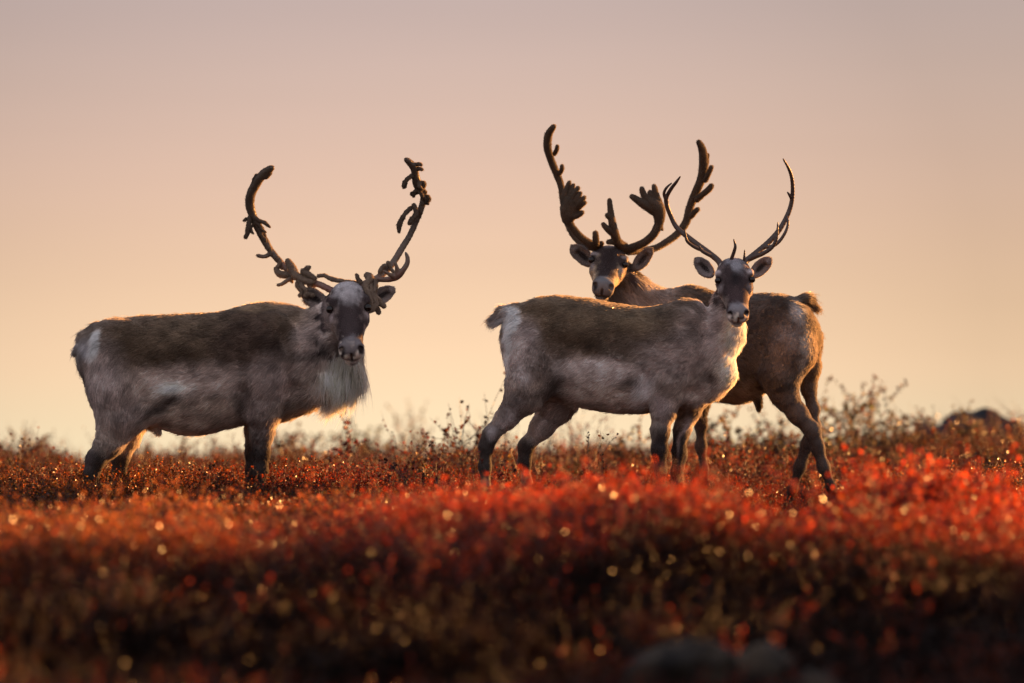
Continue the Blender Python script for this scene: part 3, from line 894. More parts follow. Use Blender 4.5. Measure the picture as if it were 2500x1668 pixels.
# ------------------------------------------------------------------ the slender caribou in front on the right
def cow_front():
    c = Caribou('caribou', 'slender caribou with thin bare antlers standing in front of the other at right', GR, +1, (1150, 605, 1900, 1290, -.55, .42))
    c.torso([(1226, 795, 850, .05, 0), (1234, 775, 890, .11, 0), (1253, 752, 925, .17, 0), (1284, 735, 950, .21, 0), (1322, 724, 968, .235, 0), (1364, 720, 982, .25, 0),
             (1400, 723, 992, .26, 0), (1440, 728, 1001, .27, 0), (1480, 735, 1007, .275, 0), (1530, 744, 1011, .275, 0), (1580, 748, 1010, .26, 0),
             (1620, 742, 1004, .245, 0), (1650, 732, 998, .23, 0), (1682, 727, 992, .21, 0), (1712, 737, 985, .19, 0), (1740, 768, 968, .16, 0), (1768, 815, 940, .12, 0), (1785, 850, 912, .07, 0)])
    c.chain([(1285, 845, -.12, 62), (1298, 910, -.15, 60), (1280, 965, -.15, 47), (1238, 1018, -.15, 33), (1198, 1062, -.15, 25), (1187, 1090, -.15, 22), (1184, 1140, -.15, 19), (1186, 1195, -.15, 16), (1190, 1235, -.15, 16), (1204, 1262, -.16, 14)], .045, hl=.018)
    c.chain([(1335, 915, -.14, 48), (1290, 940, -.15, 50)], .05, hl=.02, anchor=False)
    c.chain([(1400, 910, .10, 66), (1360, 990, .13, 45), (1322, 1045, .13, 33), (1284, 1090, .13, 24), (1281, 1125, .13, 20), (1286, 1175, .13, 15), (1291, 1225, .13, 14), (1304, 1255, .12, 13)], .045, hl=.016)
    c.chain([(1660, 850, -.12, 62), (1635, 930, -.14, 52), (1620, 1000, -.14, 36), (1612, 1055, -.14, 28), (1610, 1100, -.14, 25), (1613, 1145, -.14, 19), (1616, 1195, -.14, 16), (1618, 1235, -.14, 16), (1626, 1262, -.16, 14)], .04, hl=.016)
    c.chain([(1710, 930, .02, 50), (1680, 1000, .05, 35), (1664, 1055, .05, 25), (1657, 1100, .05, 21), (1651, 1150, .05, 16), (1648, 1195, .05, 14), (1646, 1235, .05, 14), (1654, 1262, .04, 13)], .04, hl=.016)
    c.chain([(1725, 850, -.02, 72), (1748, 900, -.04, 50), (1765, 918, -.04, 32)], .05, hl=.026)
    c.chain([(1700, 940, -.02, 60), (1735, 940, -.02, 40)], .05, hl=.026, anchor=False)
    c.chain([(1792, 690, -.01, 34), (1780, 745, -.01, 40), (1763, 815, -.01, 54), (1724, 870, 0, 66)], .05, hl=.035)
    def E(px, py, y, rx, ry, rz, k=.05, sub=False): c.F.ell(P(px, py, y), np.eye(3), (rx, ry, rz), k, sub)
    E(1668, 825, -.15, .12, .07, .17); E(1295, 830, -.15, .14, .085, .16); E(1320, 752, -.11, .09, .06, .05)
    E(1405, 870, -.31, .13, .075, .13, .06, True); E(1581, 950, -.27, .045, .09, .11, .04, True); E(1700, 965, -.20, .07, .07, .05, .04, True); E(1382, 955, -.28, .07, .08, .05, .05, True)
    E(1730, 790, -.22, .04, .05, .12, .05, True)
    c.chain([(1262, 758, 0, 19), (1236, 768, 0, 21), (1212, 782, 0, 15)], .02, hl=.10)
    c.chain([(1398, 978, -.02, 18), (1408, 998, -.02, 8)], .02, hl=.03)
    c.head((1789, 644, -.06), 9, 198, 44, wr=1.06)
    c.ear((1742, 676), (1697, 630), 21, -.03, -.01, (-.25, -1, .1))
    c.ear((1833, 676), (1883, 630), 21, -.03, -.01, (.3, -1, .1))
    c.ear_pale = (.13, .11, .115); c.ear_rim = (.03, .024, .023)
    c.layers += [(1430, 792, 240, 92, 2, (.080, .056, .040), .62), (1420, 760, 200, 40, 3, (.10, .074, .053), .6), (1660, 790, 70, 70, 10, (.085, .062, .048), .7),
                 (1560, 770, 60, 30, 5, (.12, .09, .062), .9, .7), (1560, 860, 90, 32, 8, (.06, .044, .036), .8, .8),
                 (1275, 860, 42, 75, 10, (.30, .26, .27), .6), (1262, 830, 30, 40, 0, (.34, .30, .31), .7), (1272, 915, 16, 22, -20, (.44, .41, .44), .8, .8),
                 (1330, 890, 60, 40, 0, (.10, .078, .072), .7), (1345, 940, 50, 22, -40, (.05, .038, .036), .8, .8),
                 (1250, 1000, 40, 60, 35, (.10, .082, .082), .7), (1225, 1030, 12, 44, 40, (.26, .23, .25), .9, .7),
                 (1470, 905, 105, 34, 6, (.38, .335, .345), .45), (1420, 935, 60, 36, 10, (.28, .24, .24), .8),
                 (1548, 945, 34, 24, 30, (.03, .022, .020), .9, .95), (1583, 960, 12, 50, 5, (.03, .023, .022), .9, .8), (1350, 955, 22, 40, 35, (.022, .017, .016), .9, .8), (1700, 875, 16, 60, 40, (.09, .072, .07), .9, .7), (1480, 972, 100, 30, 5, (.34, .29, .28), .7), (1500, 1012, 110, 12, 2, (.13, .105, .095), .8, .6),  # dark patches: shade of elbow and flank folds painted in
                 (1640, 880, 70, 55, 0, (.20, .165, .165), .8), (1690, 830, 45, 80, 20, (.24, .20, .20), .8, .8),
                 (1580, 940, 26, 44, 0, (.46, .44, .48), .8, .8), (1560, 975, 14, 18, 0, (.5, .48, .52), .8, .6),
                 (1620, 990, 26, 36, 0, (.20, .17, .18), .8),
                 (1775, 760, 50, 80, 18, (.34, .29, .295), .6), (1745, 820, 30, 70, 20, (.27, .23, .235), .8), (1795, 850, 28, 110, 8, (.55, .48, .44), .6),
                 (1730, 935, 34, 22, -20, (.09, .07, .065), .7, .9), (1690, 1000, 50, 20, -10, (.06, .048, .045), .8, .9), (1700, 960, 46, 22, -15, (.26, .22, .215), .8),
                 (1185, 1110, 45, 75, 10, (.020, .016, .016), .5), (1196, 1062, 14, 14, 0, (.22, .2, .22), .8, .8), (1283, 1120, 45, 60, 0, (.020, .016, .016), .6), (1345, 1030, 40, 60, 35, (.13, .11, .11), .7),
                 (1325, 1030, 8, 46, 32, (.26, .235, .25), .9, .7),
                 (1615, 1130, 42, 100, 0, (.014, .011, .012), .45), (1655, 1120, 38, 100, 4, (.012, .0095, .010), .45), (1668, 1050, 7, 50, 12, (.20, .18, .20), .9, .8),
                 (1250, 775, 22, 34, 20, (.62, .64, .70), .6), (1215, 775, 24, 16, -20, (.14, .125, .13), .8), (1215, 795, 26, 12, -20, (.45, .45, .5), .8, .8),
                 (1236, 850, 12, 60, 0, (.50, .50, .55), .8, .7),
                 (1190, 1265, 50, 36, 0, (.02, .016, .016), .5), (1295, 1262, 40, 30, 0, (.02, .016, .016), .5), (1640, 1262, 60, 30, 0, (.02, .016, .016), .5)]
    FD = (.026, .018, .020)
    c.hlayers += [(.40, 0, .10, .62, .40, .60, FD, .25, True),
           (.48, 0, .12, .30, .085, .2, (.010, .0075, .009), .6, True), (.62, 0, .1, .2, .10, .2, (.032, .021, .023), .7, True),
           (.20, .16, .0, .14, .10, .14, (.085, .066, .07), .7, True),
           (.55, .16, -.14, .30, .08, .14, (.20, .16, .15), .7, True),
           (.05, .02, .17, .15, .12, .12, (.20, .20, .24), 1.0, False), (.20, .03, .16, .10, .08, .10, (.15, .15, .18), 1.0, False),
           (.25, .20, .08, .045, .055, .05, (.30, .26, .28), .7, True), (.34, .21, .06, .055, .05, .06, (.018, .014, .015), .5, True), (.45, .195, .03, .07, .04, .06, (.13, .11, .12), .9, True),
           (.84, 0, .07, .09, .12, .08, (.13, .125, .145), .8, True), (.92, .100, .028, .06, .032, .055, (.008, .006, .007), .5, True),
           (.94, 0, -.08, .08, .12, .05, (.10, .09, .10), .7, True), (.86, 0, -.18, .11, .10, .05, (.14, .125, .125), .6, True),
           (.94, 0, -.118, .10, .095, .020, (.008, .006, .007), .4, True)]
    def hm(p, D, L):
        o, fr, Lm = c.H; q = ((p - o) @ fr.T) / Lm
        head = (q[:, 0] > -.1) & (q[:, 0] < 1.1) & (np.abs(q[:, 1]) < .3) & (q[:, 2] > -.16)
        L = np.where(head, np.minimum(L, .009), L)
        L = np.where((q[:, 0] > .76) & head, .0035, L)
        return D, L
    c.hairmod = hm
    c.dens = lambda p: 1 + .9 * (p[:, 2] > 1.05)
    c.finish(150000)
    c.eyes(1.06)
    def bone(p):
        n = fbm(p, .03, 6)[:, None]
        return np.array((.045, .022, .016)) * (1 - n) + np.array((.10, .075, .065)) * n
    antler([[(1762, 650, -.05, 8.1), (1753, 636, -.02, 7.2), (1731, 618, .04, 7.2), (1696, 592, .10, 6.8), (1672, 573, .13, 6.3), (1651, 554, .15, 5.9), (1637, 526, .15, 5.4), (1628, 501, .13, 5.4), (1627, 483, .11, 5), (1638, 462, .07, 4.5), (1651, 445, .04, 3.6), (1661, 431, .01, 1.6)],
            [(1628, 492, .12, 4.5), (1621, 474, .08, 3.6), (1627, 459, .05, 3.1), (1640, 447, .02, 1.5)],
            [(1722, 612, .05, 4.5), (1706, 608, .02, 4.5), (1689, 599, .0, 4), (1676, 586, -.02, 3.6), (1672, 561, -.03, 1.5)],
            [(1741, 627, .01, 4.5), (1728, 621, -.01, 4.5), (1713, 612, -.03, 4), (1707, 600, -.04, 1.5)],
            [(1778, 652, -.08, 5.4), (1786, 632, -.12, 4.5), (1793, 612, -.15, 4), (1795, 600, -.16, 3.1), (1791, 584, -.17, 1.3)]],
           c.root, M_BONE, bone, h=.0032, k=.004)
    antler([[(1813, 650, -.05, 8.1), (1822, 637, -.02, 7.2), (1847, 617, .04, 7.2), (1879, 589, .10, 6.8), (1903, 561, .13, 6.3), (1921, 529, .15, 5.9), (1931, 501, .15, 5.4), (1935, 473, .13, 5), (1934, 441, .10, 4.5), (1927, 415, .06, 4), (1912, 388, .0, 1.8)],
            [(1831, 633, .0, 5.4), (1846, 626, -.04, 5.4), (1863, 619, -.07, 5), (1885, 604, -.09, 4.5), (1896, 580, -.10, 4), (1899, 543, -.10, 1.5)],
            [(1866, 603, .08, 4.5), (1884, 602, .05, 4.5), (1903, 589, .05, 4), (1918, 566, .05, 3.6), (1924, 545, .06, 3.1), (1920, 530, .10, 3.6)],
            [(1932, 485, .14, 3.6), (1927, 476, .11, 3), (1922, 469, .09, 1.3)],
            [(1815, 648, -.08, 4), (1817, 630, -.11, 3.1), (1818, 610, -.13, 1.2)]],
           c.root, M_BONE, bone, h=.0032, k=.004)
    return c

# ------------------------------------------------------------------ the bull behind it
def bull_rear():
    c = Caribou('caribou', 'heavy caribou bull with thick velvet palmed antlers standing behind the slender one', (.082, .070, .068), -1, (1380, 570, 2070, 1300, .4, 1.62), gain=1.35)
    D0 = lambda x: 1.22 - .24 * (x - 1600) / 400
    T = [(1590, 735, 850, .12), (1615, 712, 890, .17), (1650, 701, 935, .21), (1686, 694, 962, .235), (1720, 702, 975, .25), (1760, 713, 984, .26), (1800, 718, 988, .27), (1833, 718, 982, .27),
         (1868, 715, 962, .265), (1914, 718, 935, .25), (1942, 731, 910, .23), (1968, 748, 890, .20), (1988, 772, 870, .15), (2001, 800, 850, .08)]
    c.torso([(x, a, b, d, D0(x)) for x, a, b, d in T])
    c.chain([(1935, 800, .88, 58), (1930, 860, .83, 62), (1905, 920, .82, 50), (1915, 965, .82, 37), (1950, 1013, .82, 30), (1984, 1052, .82, 25), (1995, 1090, .82, 21), (2011, 1140, .82, 19), (2030, 1190, .82, 15), (2045, 1232, .82, 14), (2042, 1262, .80, 13)], .045, hl=.016)
    c.chain([(1965, 830, 1.12, 46), (1975, 900, 1.14, 34), (1975, 950, 1.15, 24), (1985, 1000, 1.15, 20), (1988, 1042, 1.15, 20), (1972, 1085, 1.15, 21), (1953, 1140, 1.15, 19), (1935, 1195, 1.15, 14), (1924, 1238, 1.15, 13), (1912, 1262, 1.14, 12)], .04, hl=.016)
    c.chain([(1705, 930, 1.28, 42), (1712, 985, 1.3, 25), (1711, 1040, 1.3, 18), (1711, 1090, 1.3, 18), (1719, 1145, 1.3, 13), (1727, 1195, 1.3, 11), (1732, 1235, 1.3, 11), (1722, 1258, 1.3, 10)], .04, hl=.014)
    c.chain([(1680, 920, 1.02, 45), (1672, 1000, 1.0, 26), (1665, 1060, 1.0, 18), (1660, 1110, 1.0, 18), (1656, 1180, 1.0, 12), (1654, 1235, 1.0, 12), (1646, 1258, 1.0, 11)], .04, hl=.014)
    c.chain([(1515, 668, 1.06, 38), (1542, 715, 1.1, 46), (1585, 757, 1.15, 60), (1640, 800, 1.18, 85)], .05, hl=.04)
    c.chain([(1500, 730, 1.02, 30), (1535, 770, 1.05, 45)], .05, hl=.06)
    def E(px, py, y, rx, ry, rz, k=.05, sub=False): c.F.ell(P(px, py, y), np.eye(3), (rx, ry, rz), k, sub)
    E(1915, 790, .86, .15, .09, .16); E(1905, 742, .92, .09, .06, .05); E(1820, 860, .70, .10, .05, .12, .06, True)
    c.chain([(1940, 745, .98, 22), (1965, 738, .98, 20), (1982, 748, .98, 14)], .02, hl=.09)
    c.chain([(1846, 968, 1.0, 16), (1852, 990, 1.0, 10), (1852, 1000, 1.0, 8)], .01, hl=.012)
    c.head((1492, 618, 1.02), -26, 196, 60, wr=1.06, roll=.10)
    c.ear((1450, 648), (1394, 600), 22, 1.02, 1.06, (-.25, -1, .1))
    c.ear((1546, 660), (1593, 606), 20, 1.02, 1.06, (.3, -1, .1))
    c.ear_pale = (.12, .10, .10); c.ear_rim = (.03, .023, .021)
    c.layers += [(1890, 770, 150, 60, 6, (.064, .053, .049), .6), (1700, 720, 90, 30, 0, (.075, .056, .045), .6), (1640, 760, 60, 60, 0, (.17, .14, .125), .7), (1570, 720, 70, 60, 30, (.28, .235, .225), .6),
                 (1870, 850, 90, 100, 0, (.062, .052, .052), .6), (1925, 835, 36, 80, 15, (.15, .125, .125), .8, .8),
                 (1968, 850, 10, 70, 6, (.26, .24, .24), .8), (1955, 755, 26, 26, 0, (.50, .50, .54), .7), (1985, 800, 22, 40, 0, (.20, .15, .10), .8), (1995, 870, 20, 60, 0, (.16, .115, .08), .8),
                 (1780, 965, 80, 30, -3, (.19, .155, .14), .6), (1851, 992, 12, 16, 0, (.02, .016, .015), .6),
                 (1930, 1000, 60, 50, 40, (.075, .060, .058), .6), (2010, 1150, 50, 100, -15, (.055, .044, .043), .5), (1950, 1150, 40, 100, 20, (.03, .024, .026), .5), (1712, 1090, 40, 110, 0, (.05, .040, .040), .5),
                 (1965, 735, 30, 20, 0, (.085, .062, .045), .8), (1985, 750, 16, 24, 0, (.10, .07, .05), .8),
                 (2030, 1262, 50, 30, 0, (.02, .016, .016), .5), (1920, 1262, 50, 30, 0, (.02, .016, .016), .5)]
    FD = (.035, .026, .027)
    c.hlayers += [(.40, 0, .10, .62, .40, .60, FD, .25, True),
           (.45, 0, .12, .30, .085, .2, (.024, .017, .018), .6, True),
           (.05, 0, .17, .10, .10, .12, (.17, .14, .15), .7, False),
           (.60, .17, -.12, .40, .10, .20, (.42, .34, .26), .6, True),
           (.25, .20, .08, .045, .055, .05, (.32, .28, .30), .7, True), (.34, .21, .06, .055, .05, .06, (.016, .013, .014), .5, True), (.45, .195, .03, .07, .04, .06, (.20, .17, .18), .9, True),
           (.86, 0, .0, .16, .19, .20, (.12, .115, .13), .5, True), (.82, 0, .08, .10, .09, .09, (.13, .135, .16), .7, True), (.92, .100, .028, .06, .032, .055, (.012, .010, .011), .5, True),
           (.94, 0, -.08, .08, .12, .05, (.11, .10, .115), .6, True), (.86, 0, -.18, .11, .10, .05, (.16, .145, .15), .6, True),
           (.94, 0, -.118, .10, .095, .020, (.006, .005, .005), .4, True)]
    def hm(p, D, L):
        o, fr, Lm = c.H; q = ((p - o) @ fr.T) / Lm
        head = (q[:, 0] > -.1) & (q[:, 0] < 1.1) & (np.abs(q[:, 1]) < .3) & (q[:, 2] > -.12)
        L = np.where(head, np.minimum(L, .010), L)
        L = np.where((q[:, 0] > .74) & head, .003, L)
        return D, L
    c.hairmod = hm
    c.dens = lambda p: (1 + .8 * (p[:, 2] > 1.2))
    c.finish(130000)
    c.eyes(1.06)
    def velv(p):
        n = fbm(p, .03, 5)[:, None]
        return np.array((.05, .036, .028)) * (1 - n) * 1.3 + np.array((.12, .09, .065)) * n
    Y = 1.02
    antler([[(1458, 606, Y, 10), (1420, 594, Y+.14, 7.6), (1392, 560, Y+.2, 7.6), (1378, 510, Y+.24, 7.6), (1370, 455, Y+.22, 7.6), (1360, 427, Y+.2, 8.4), (1346, 392, Y+.15, 8.4), (1337, 361, Y+.1, 9.2), (1339, 330, Y+.04, 9.2), (1352, 309, Y-.02, 5.9)],
            [(1354, 376, Y+.1, 5), (1359, 366, Y+.06, 5), (1361, 357, Y+.03, 4.2)],
            [(1366, 425, Y+.18, 5), (1372, 414, Y+.12, 5), (1372, 405, Y+.10, 4.2)],
            [(1456, 604, Y-.02, 11), (1440, 595, Y-.06, 9.2), (1419, 580, Y-.1, 8.4), (1398, 557, Y-.13, 8.4), (1385, 535, Y-.15, 10)],
            [(1385, 535, Y-.15, 13), (1384, 510, Y-.16, 16), (1390, 492, Y-.17, 15)], [(1392, 530, Y-.15, 13), (1402, 505, Y-.17, 15)],
            [(1382, 505, Y-.16, 10), (1380, 475, Y-.17, 7.6), (1390, 446, Y-.18, 5)], [(1388, 495, Y-.16, 10), (1395, 470, Y-.18, 6.7), (1400, 452, Y-.19, 4.2)],
            [(1392, 498, Y-.17, 9.2), (1402, 475, Y-.2, 6.7), (1411, 459, Y-.21, 5)], [(1396, 503, Y-.17, 9.2), (1408, 488, Y-.21, 6.7), (1417, 472, Y-.22, 4.6)],
            [(1400, 508, Y-.17, 9.2), (1416, 494, Y-.22, 5.9), (1427, 482, Y-.23, 4.6)], [(1402, 515, Y-.16, 9.2), (1418, 502, Y-.2, 5.9), (1428, 495, Y-.22, 4.6)],
            [(1395, 526, Y-.16, 11), (1410, 526, Y-.18, 6.7), (1421, 519, Y-.19, 5.5)],
            [(1457, 604, Y-.03, 8.4), (1455, 590, Y-.1, 7.6), (1454, 570, Y-.12, 6.7)], [(1460, 602, Y-.02, 8.4), (1468, 595, Y-.05, 6.7)]],
           c.root, M_VELVET, velv, h=.0040, k=.0045, fuzz=26000, flen=.007)
    antler([[(1535, 612, Y, 11), (1565, 612, Y+.1, 7.6), (1600, 606, Y+.18, 7.6), (1626, 592, Y+.22, 8), (1654, 571, Y+.25, 8.4), (1675, 543, Y+.26, 9.2), (1684, 508, Y+.25, 9.2), (1697, 473, Y+.22, 9.2), (1712, 438, Y+.17, 10), (1718, 400, Y+.12, 11), (1715, 366, Y+.05, 9.2), (1706, 347, Y, 5.9)],
            [(1702, 487, Y+.2, 7.6), (1718, 473, Y+.15, 6.7), (1730, 463, Y+.12, 7.1), (1737, 454, Y+.1, 5.9)],
            [(1722, 440, Y+.15, 6.7), (1732, 420, Y+.1, 5.5), (1737, 408, Y+.08, 5)],
            [(1688, 528, Y+.22, 6.7), (1698, 516, Y+.18, 5.9), (1704, 511, Y+.16, 5)], [(1724, 400, Y+.12, 6.7), (1728, 378, Y+.1, 4.2)],
            [(1532, 610, Y, 11), (1552, 602, Y-.04, 9.2), (1575, 591, Y-.08, 9.2), (1596, 572, Y-.12, 9.2), (1608, 548, Y-.14, 10), (1610, 530, Y-.15, 13)],
            [(1610, 530, Y-.15, 13), (1605, 508, Y-.16, 17), (1590, 495, Y-.17, 14)],
            [(1598, 515, Y-.16, 12), (1575, 500, Y-.18, 11), (1558, 490, Y-.19, 8.4), (1543, 480, Y-.19, 5.9)],
            [(1590, 498, Y-.17, 12), (1573, 478, Y-.18, 7.6), (1567, 461, Y-.19, 5.5)],
            [(1600, 500, Y-.16, 10), (1592, 484, Y-.17, 6.7), (1587, 470, Y-.17, 5.9)], [(1608, 505, Y-.15, 12), (1602, 480, Y-.16, 8.4), (1597, 455, Y-.17, 5.5)],
            [(1614, 520, Y-.15, 10), (1608, 490, Y-.16, 7.6)],
            [(1525, 605, Y-.03, 12), (1508, 592, Y-.10, 11), (1500, 568, Y-.16, 10), (1494, 540, Y-.19, 8.4), (1490, 510, Y-.2, 6.3), (1488, 489, Y-.2, 5)],
            [(1498, 570, Y-.16, 9.2), (1484, 560, Y-.19, 6.7), (1473, 548, Y-.2, 5)], [(1493, 535, Y-.19, 7.6), (1483, 526, Y-.21, 5.9)], [(1500, 590, Y-.12, 7.6), (1486, 591, Y-.15, 5.9)],
            [(1612, 552, Y-.13, 5), (1617, 561, Y-.13, 3)]],
           c.root, M_VELVET, velv, h=.0040, k=.0045, fuzz=34000, flen=.007)
    return c

import time as _t
_t0 = _t.time()
bull_left(); print('bull', _t.time() - _t0)
cow_front(); print('cow', _t.time() - _t0)
bull_rear(); print('rear', _t.time() - _t0)

# ------------------------------------------------------------------ heath
def tube_rings(pts, rads, n=4):
    """verts, quads of a tube"""
    V = []; F = []
    for i, (p, r) in enumerate(zip(pts, rads)):
        d = pts[min(i + 1, len(pts) - 1)] - pts[max(i - 1, 0)]
        d = d / (np.linalg.norm(d) + 1e-9)
        a = np.cross(d, [.3, .9, .2]); a /= np.linalg.norm(a) + 1e-9; b = np.cross(d, a)
        for k in range(n):
            t = 2 * math.pi * k / n
            V.append(p + (a * math.cos(t) + b * math.sin(t)) * r)
        if i:
            for k in range(n):
                F.append(((i-1)*n+k, (i-1)*n+(k+1) % n, i*n+(k+1) % n, i*n+k))
    return V, F

def leaf_hex(c, d, s, rr, w_=.85):
    """a small rounded leaf folded along its midrib: two quads"""
    d = d / (np.linalg.norm(d) + 1e-9)
    a = np.cross(d, rr.normal(size=3)); a /= np.linalg.norm(a) + 1e-9
    nrm = np.cross(d, a)
    e = .18 * s
    p = [c, c + d*s*.35 + a*s*.45*w_ + nrm*e, c + d*s*.85 + a*s*.30*w_ + nrm*e, c + d*s*1.05,
         c + d*s*.85 - a*s*.30*w_ + nrm*e, c + d*s*.35 - a*s*.45*w_ + nrm*e]
    return p, [(0, 1, 2, 3), (0, 3, 4, 5)]

def grow(rr, stems, height, spread, nleaf, leaf, branch=3, droop=0.0, stemr=.0022, bare=.25, parts=None):
    SV, SF, LV, LF, LC = [], [], [], [], []
    def addtube(pts, rads, n=4):
        v, f = tube_rings(pts, rads, n); o = len(SV)
        if parts is not None: parts[-1].append((v, f))
        SV.extend(v); SF.extend([tuple(i + o for i in q) for q in f])
    def addleaf(c, d, s):
        v, f = leaf_hex(c, d, s, rr); o = len(LV)
        LV.extend(v); LF.extend([tuple(i + o for i in q) for q in f])
        b = .18 + 1.9 * rr.random() ** 2.2 ; g = b * (.7 + .6 * rr.random())
        if rr.random() < .10: b, g = b * 1.3, g * 2.2
        LC.extend([(b, g, b * (.7 + .5 * rr.random()))] * 6)
    for s in range(stems):
        an = rr.random() * 6.283; L = height * (.6 + .5 * rr.random()); sp = spread * (.2 + .9 * rr.random())
        b0 = np.array([math.cos(an), math.sin(an), 0]) * spread * .18
        tip = b0 + np.array([math.cos(an) * sp, math.sin(an) * sp, L])
        mid = (b0 + tip) / 2 + rr.normal(size=3) * .03 * L / .3
        pts = [b0 * (1-t)**2 + 2*t*(1-t)*mid + t*t*tip for t in np.linspace(0, 1, 6)]
        if parts is not None: parts.append([])
        addtube(pts, [stemr * (1 - .75 * t) for t in np.linspace(0, 1, 6)])
        sub = [pts]
        for k in range(branch):
            i = rr.integers(1, 5); p = pts[i]; dd = rr.normal(size=3) * np.array([1, 1, .35]) + np.array([0, 0, 1.0])
            dd = dd / np.linalg.norm(dd) * L * (.25 + .3 * rr.random())
            q = [p, p + dd * .5 + rr.normal(size=3) * .008, p + dd]
            addtube(q, [stemr * .6, stemr * .45, stemr * .2], 3); sub.append(q)
        for q in sub:
            nl = int(nleaf * (1 if q is pts else .5))
            for k in range(nl):
                t = (bare + (1 - bare) * rr.random()) * (len(q) - 1.001); i = int(t); c = q[i] + (q[i+1] - q[i]) * (t - i)
                d = rr.normal(size=3) * np.array([1, 1, .6]) + np.array([0, 0, .5])
                addleaf(c, d, leaf * (.7 + .6 * rr.random()))
    return SV, SF, LV, LF, LC

shr = bpy.data.collections.new('heath_plants')
def plant_proto(name, seed, **kw):
    rr = np.random.default_rng(seed)
    SV, SF, LV, LF, LC = grow(rr, **kw)
    me = bpy.data.meshes.new(name)
    n = len(SV)
    me.from_pydata([tuple(v) for v in SV] + [tuple(v) for v in LV], [], SF + [tuple(i + n for i in q) for q in LF])
    me.materials.append(M_STEM); me.materials.append(M_LEAF_I)
    mi = np.zeros(len(me.polygons), np.int32); mi[len(SF):] = 1
    me.polygons.foreach_set('material_index', mi)
    a = me.attributes.new('col', 'FLOAT_COLOR', 'POINT')
    c4 = np.ones((len(me.vertices), 4), np.float32); c4[n:, :3] = np.array(LC)
    a.data.foreach_set('color', c4.ravel())
    o = bpy.data.objects.new(name, me); shr.objects.link(o)
    return o

names = []
for i in range(4): names.append(plant_proto('a_leafy_shrub_%d' % i, 100 + i, stems=14, height=.30, spread=.17, nleaf=26, leaf=.0125, branch=4).name)
for i in range(3): names.append(plant_proto('b_dark_heath_%d' % i, 200 + i, stems=22, height=.16, spread=.15, nleaf=16, leaf=.009, branch=3, bare=.1).name)
for i in range(2): names.append(plant_proto('c_twiggy_shrub_%d' % i, 300 + i, stems=10, height=.34, spread=.16, nleaf=6, leaf=.012, branch=5, bare=.4).name)

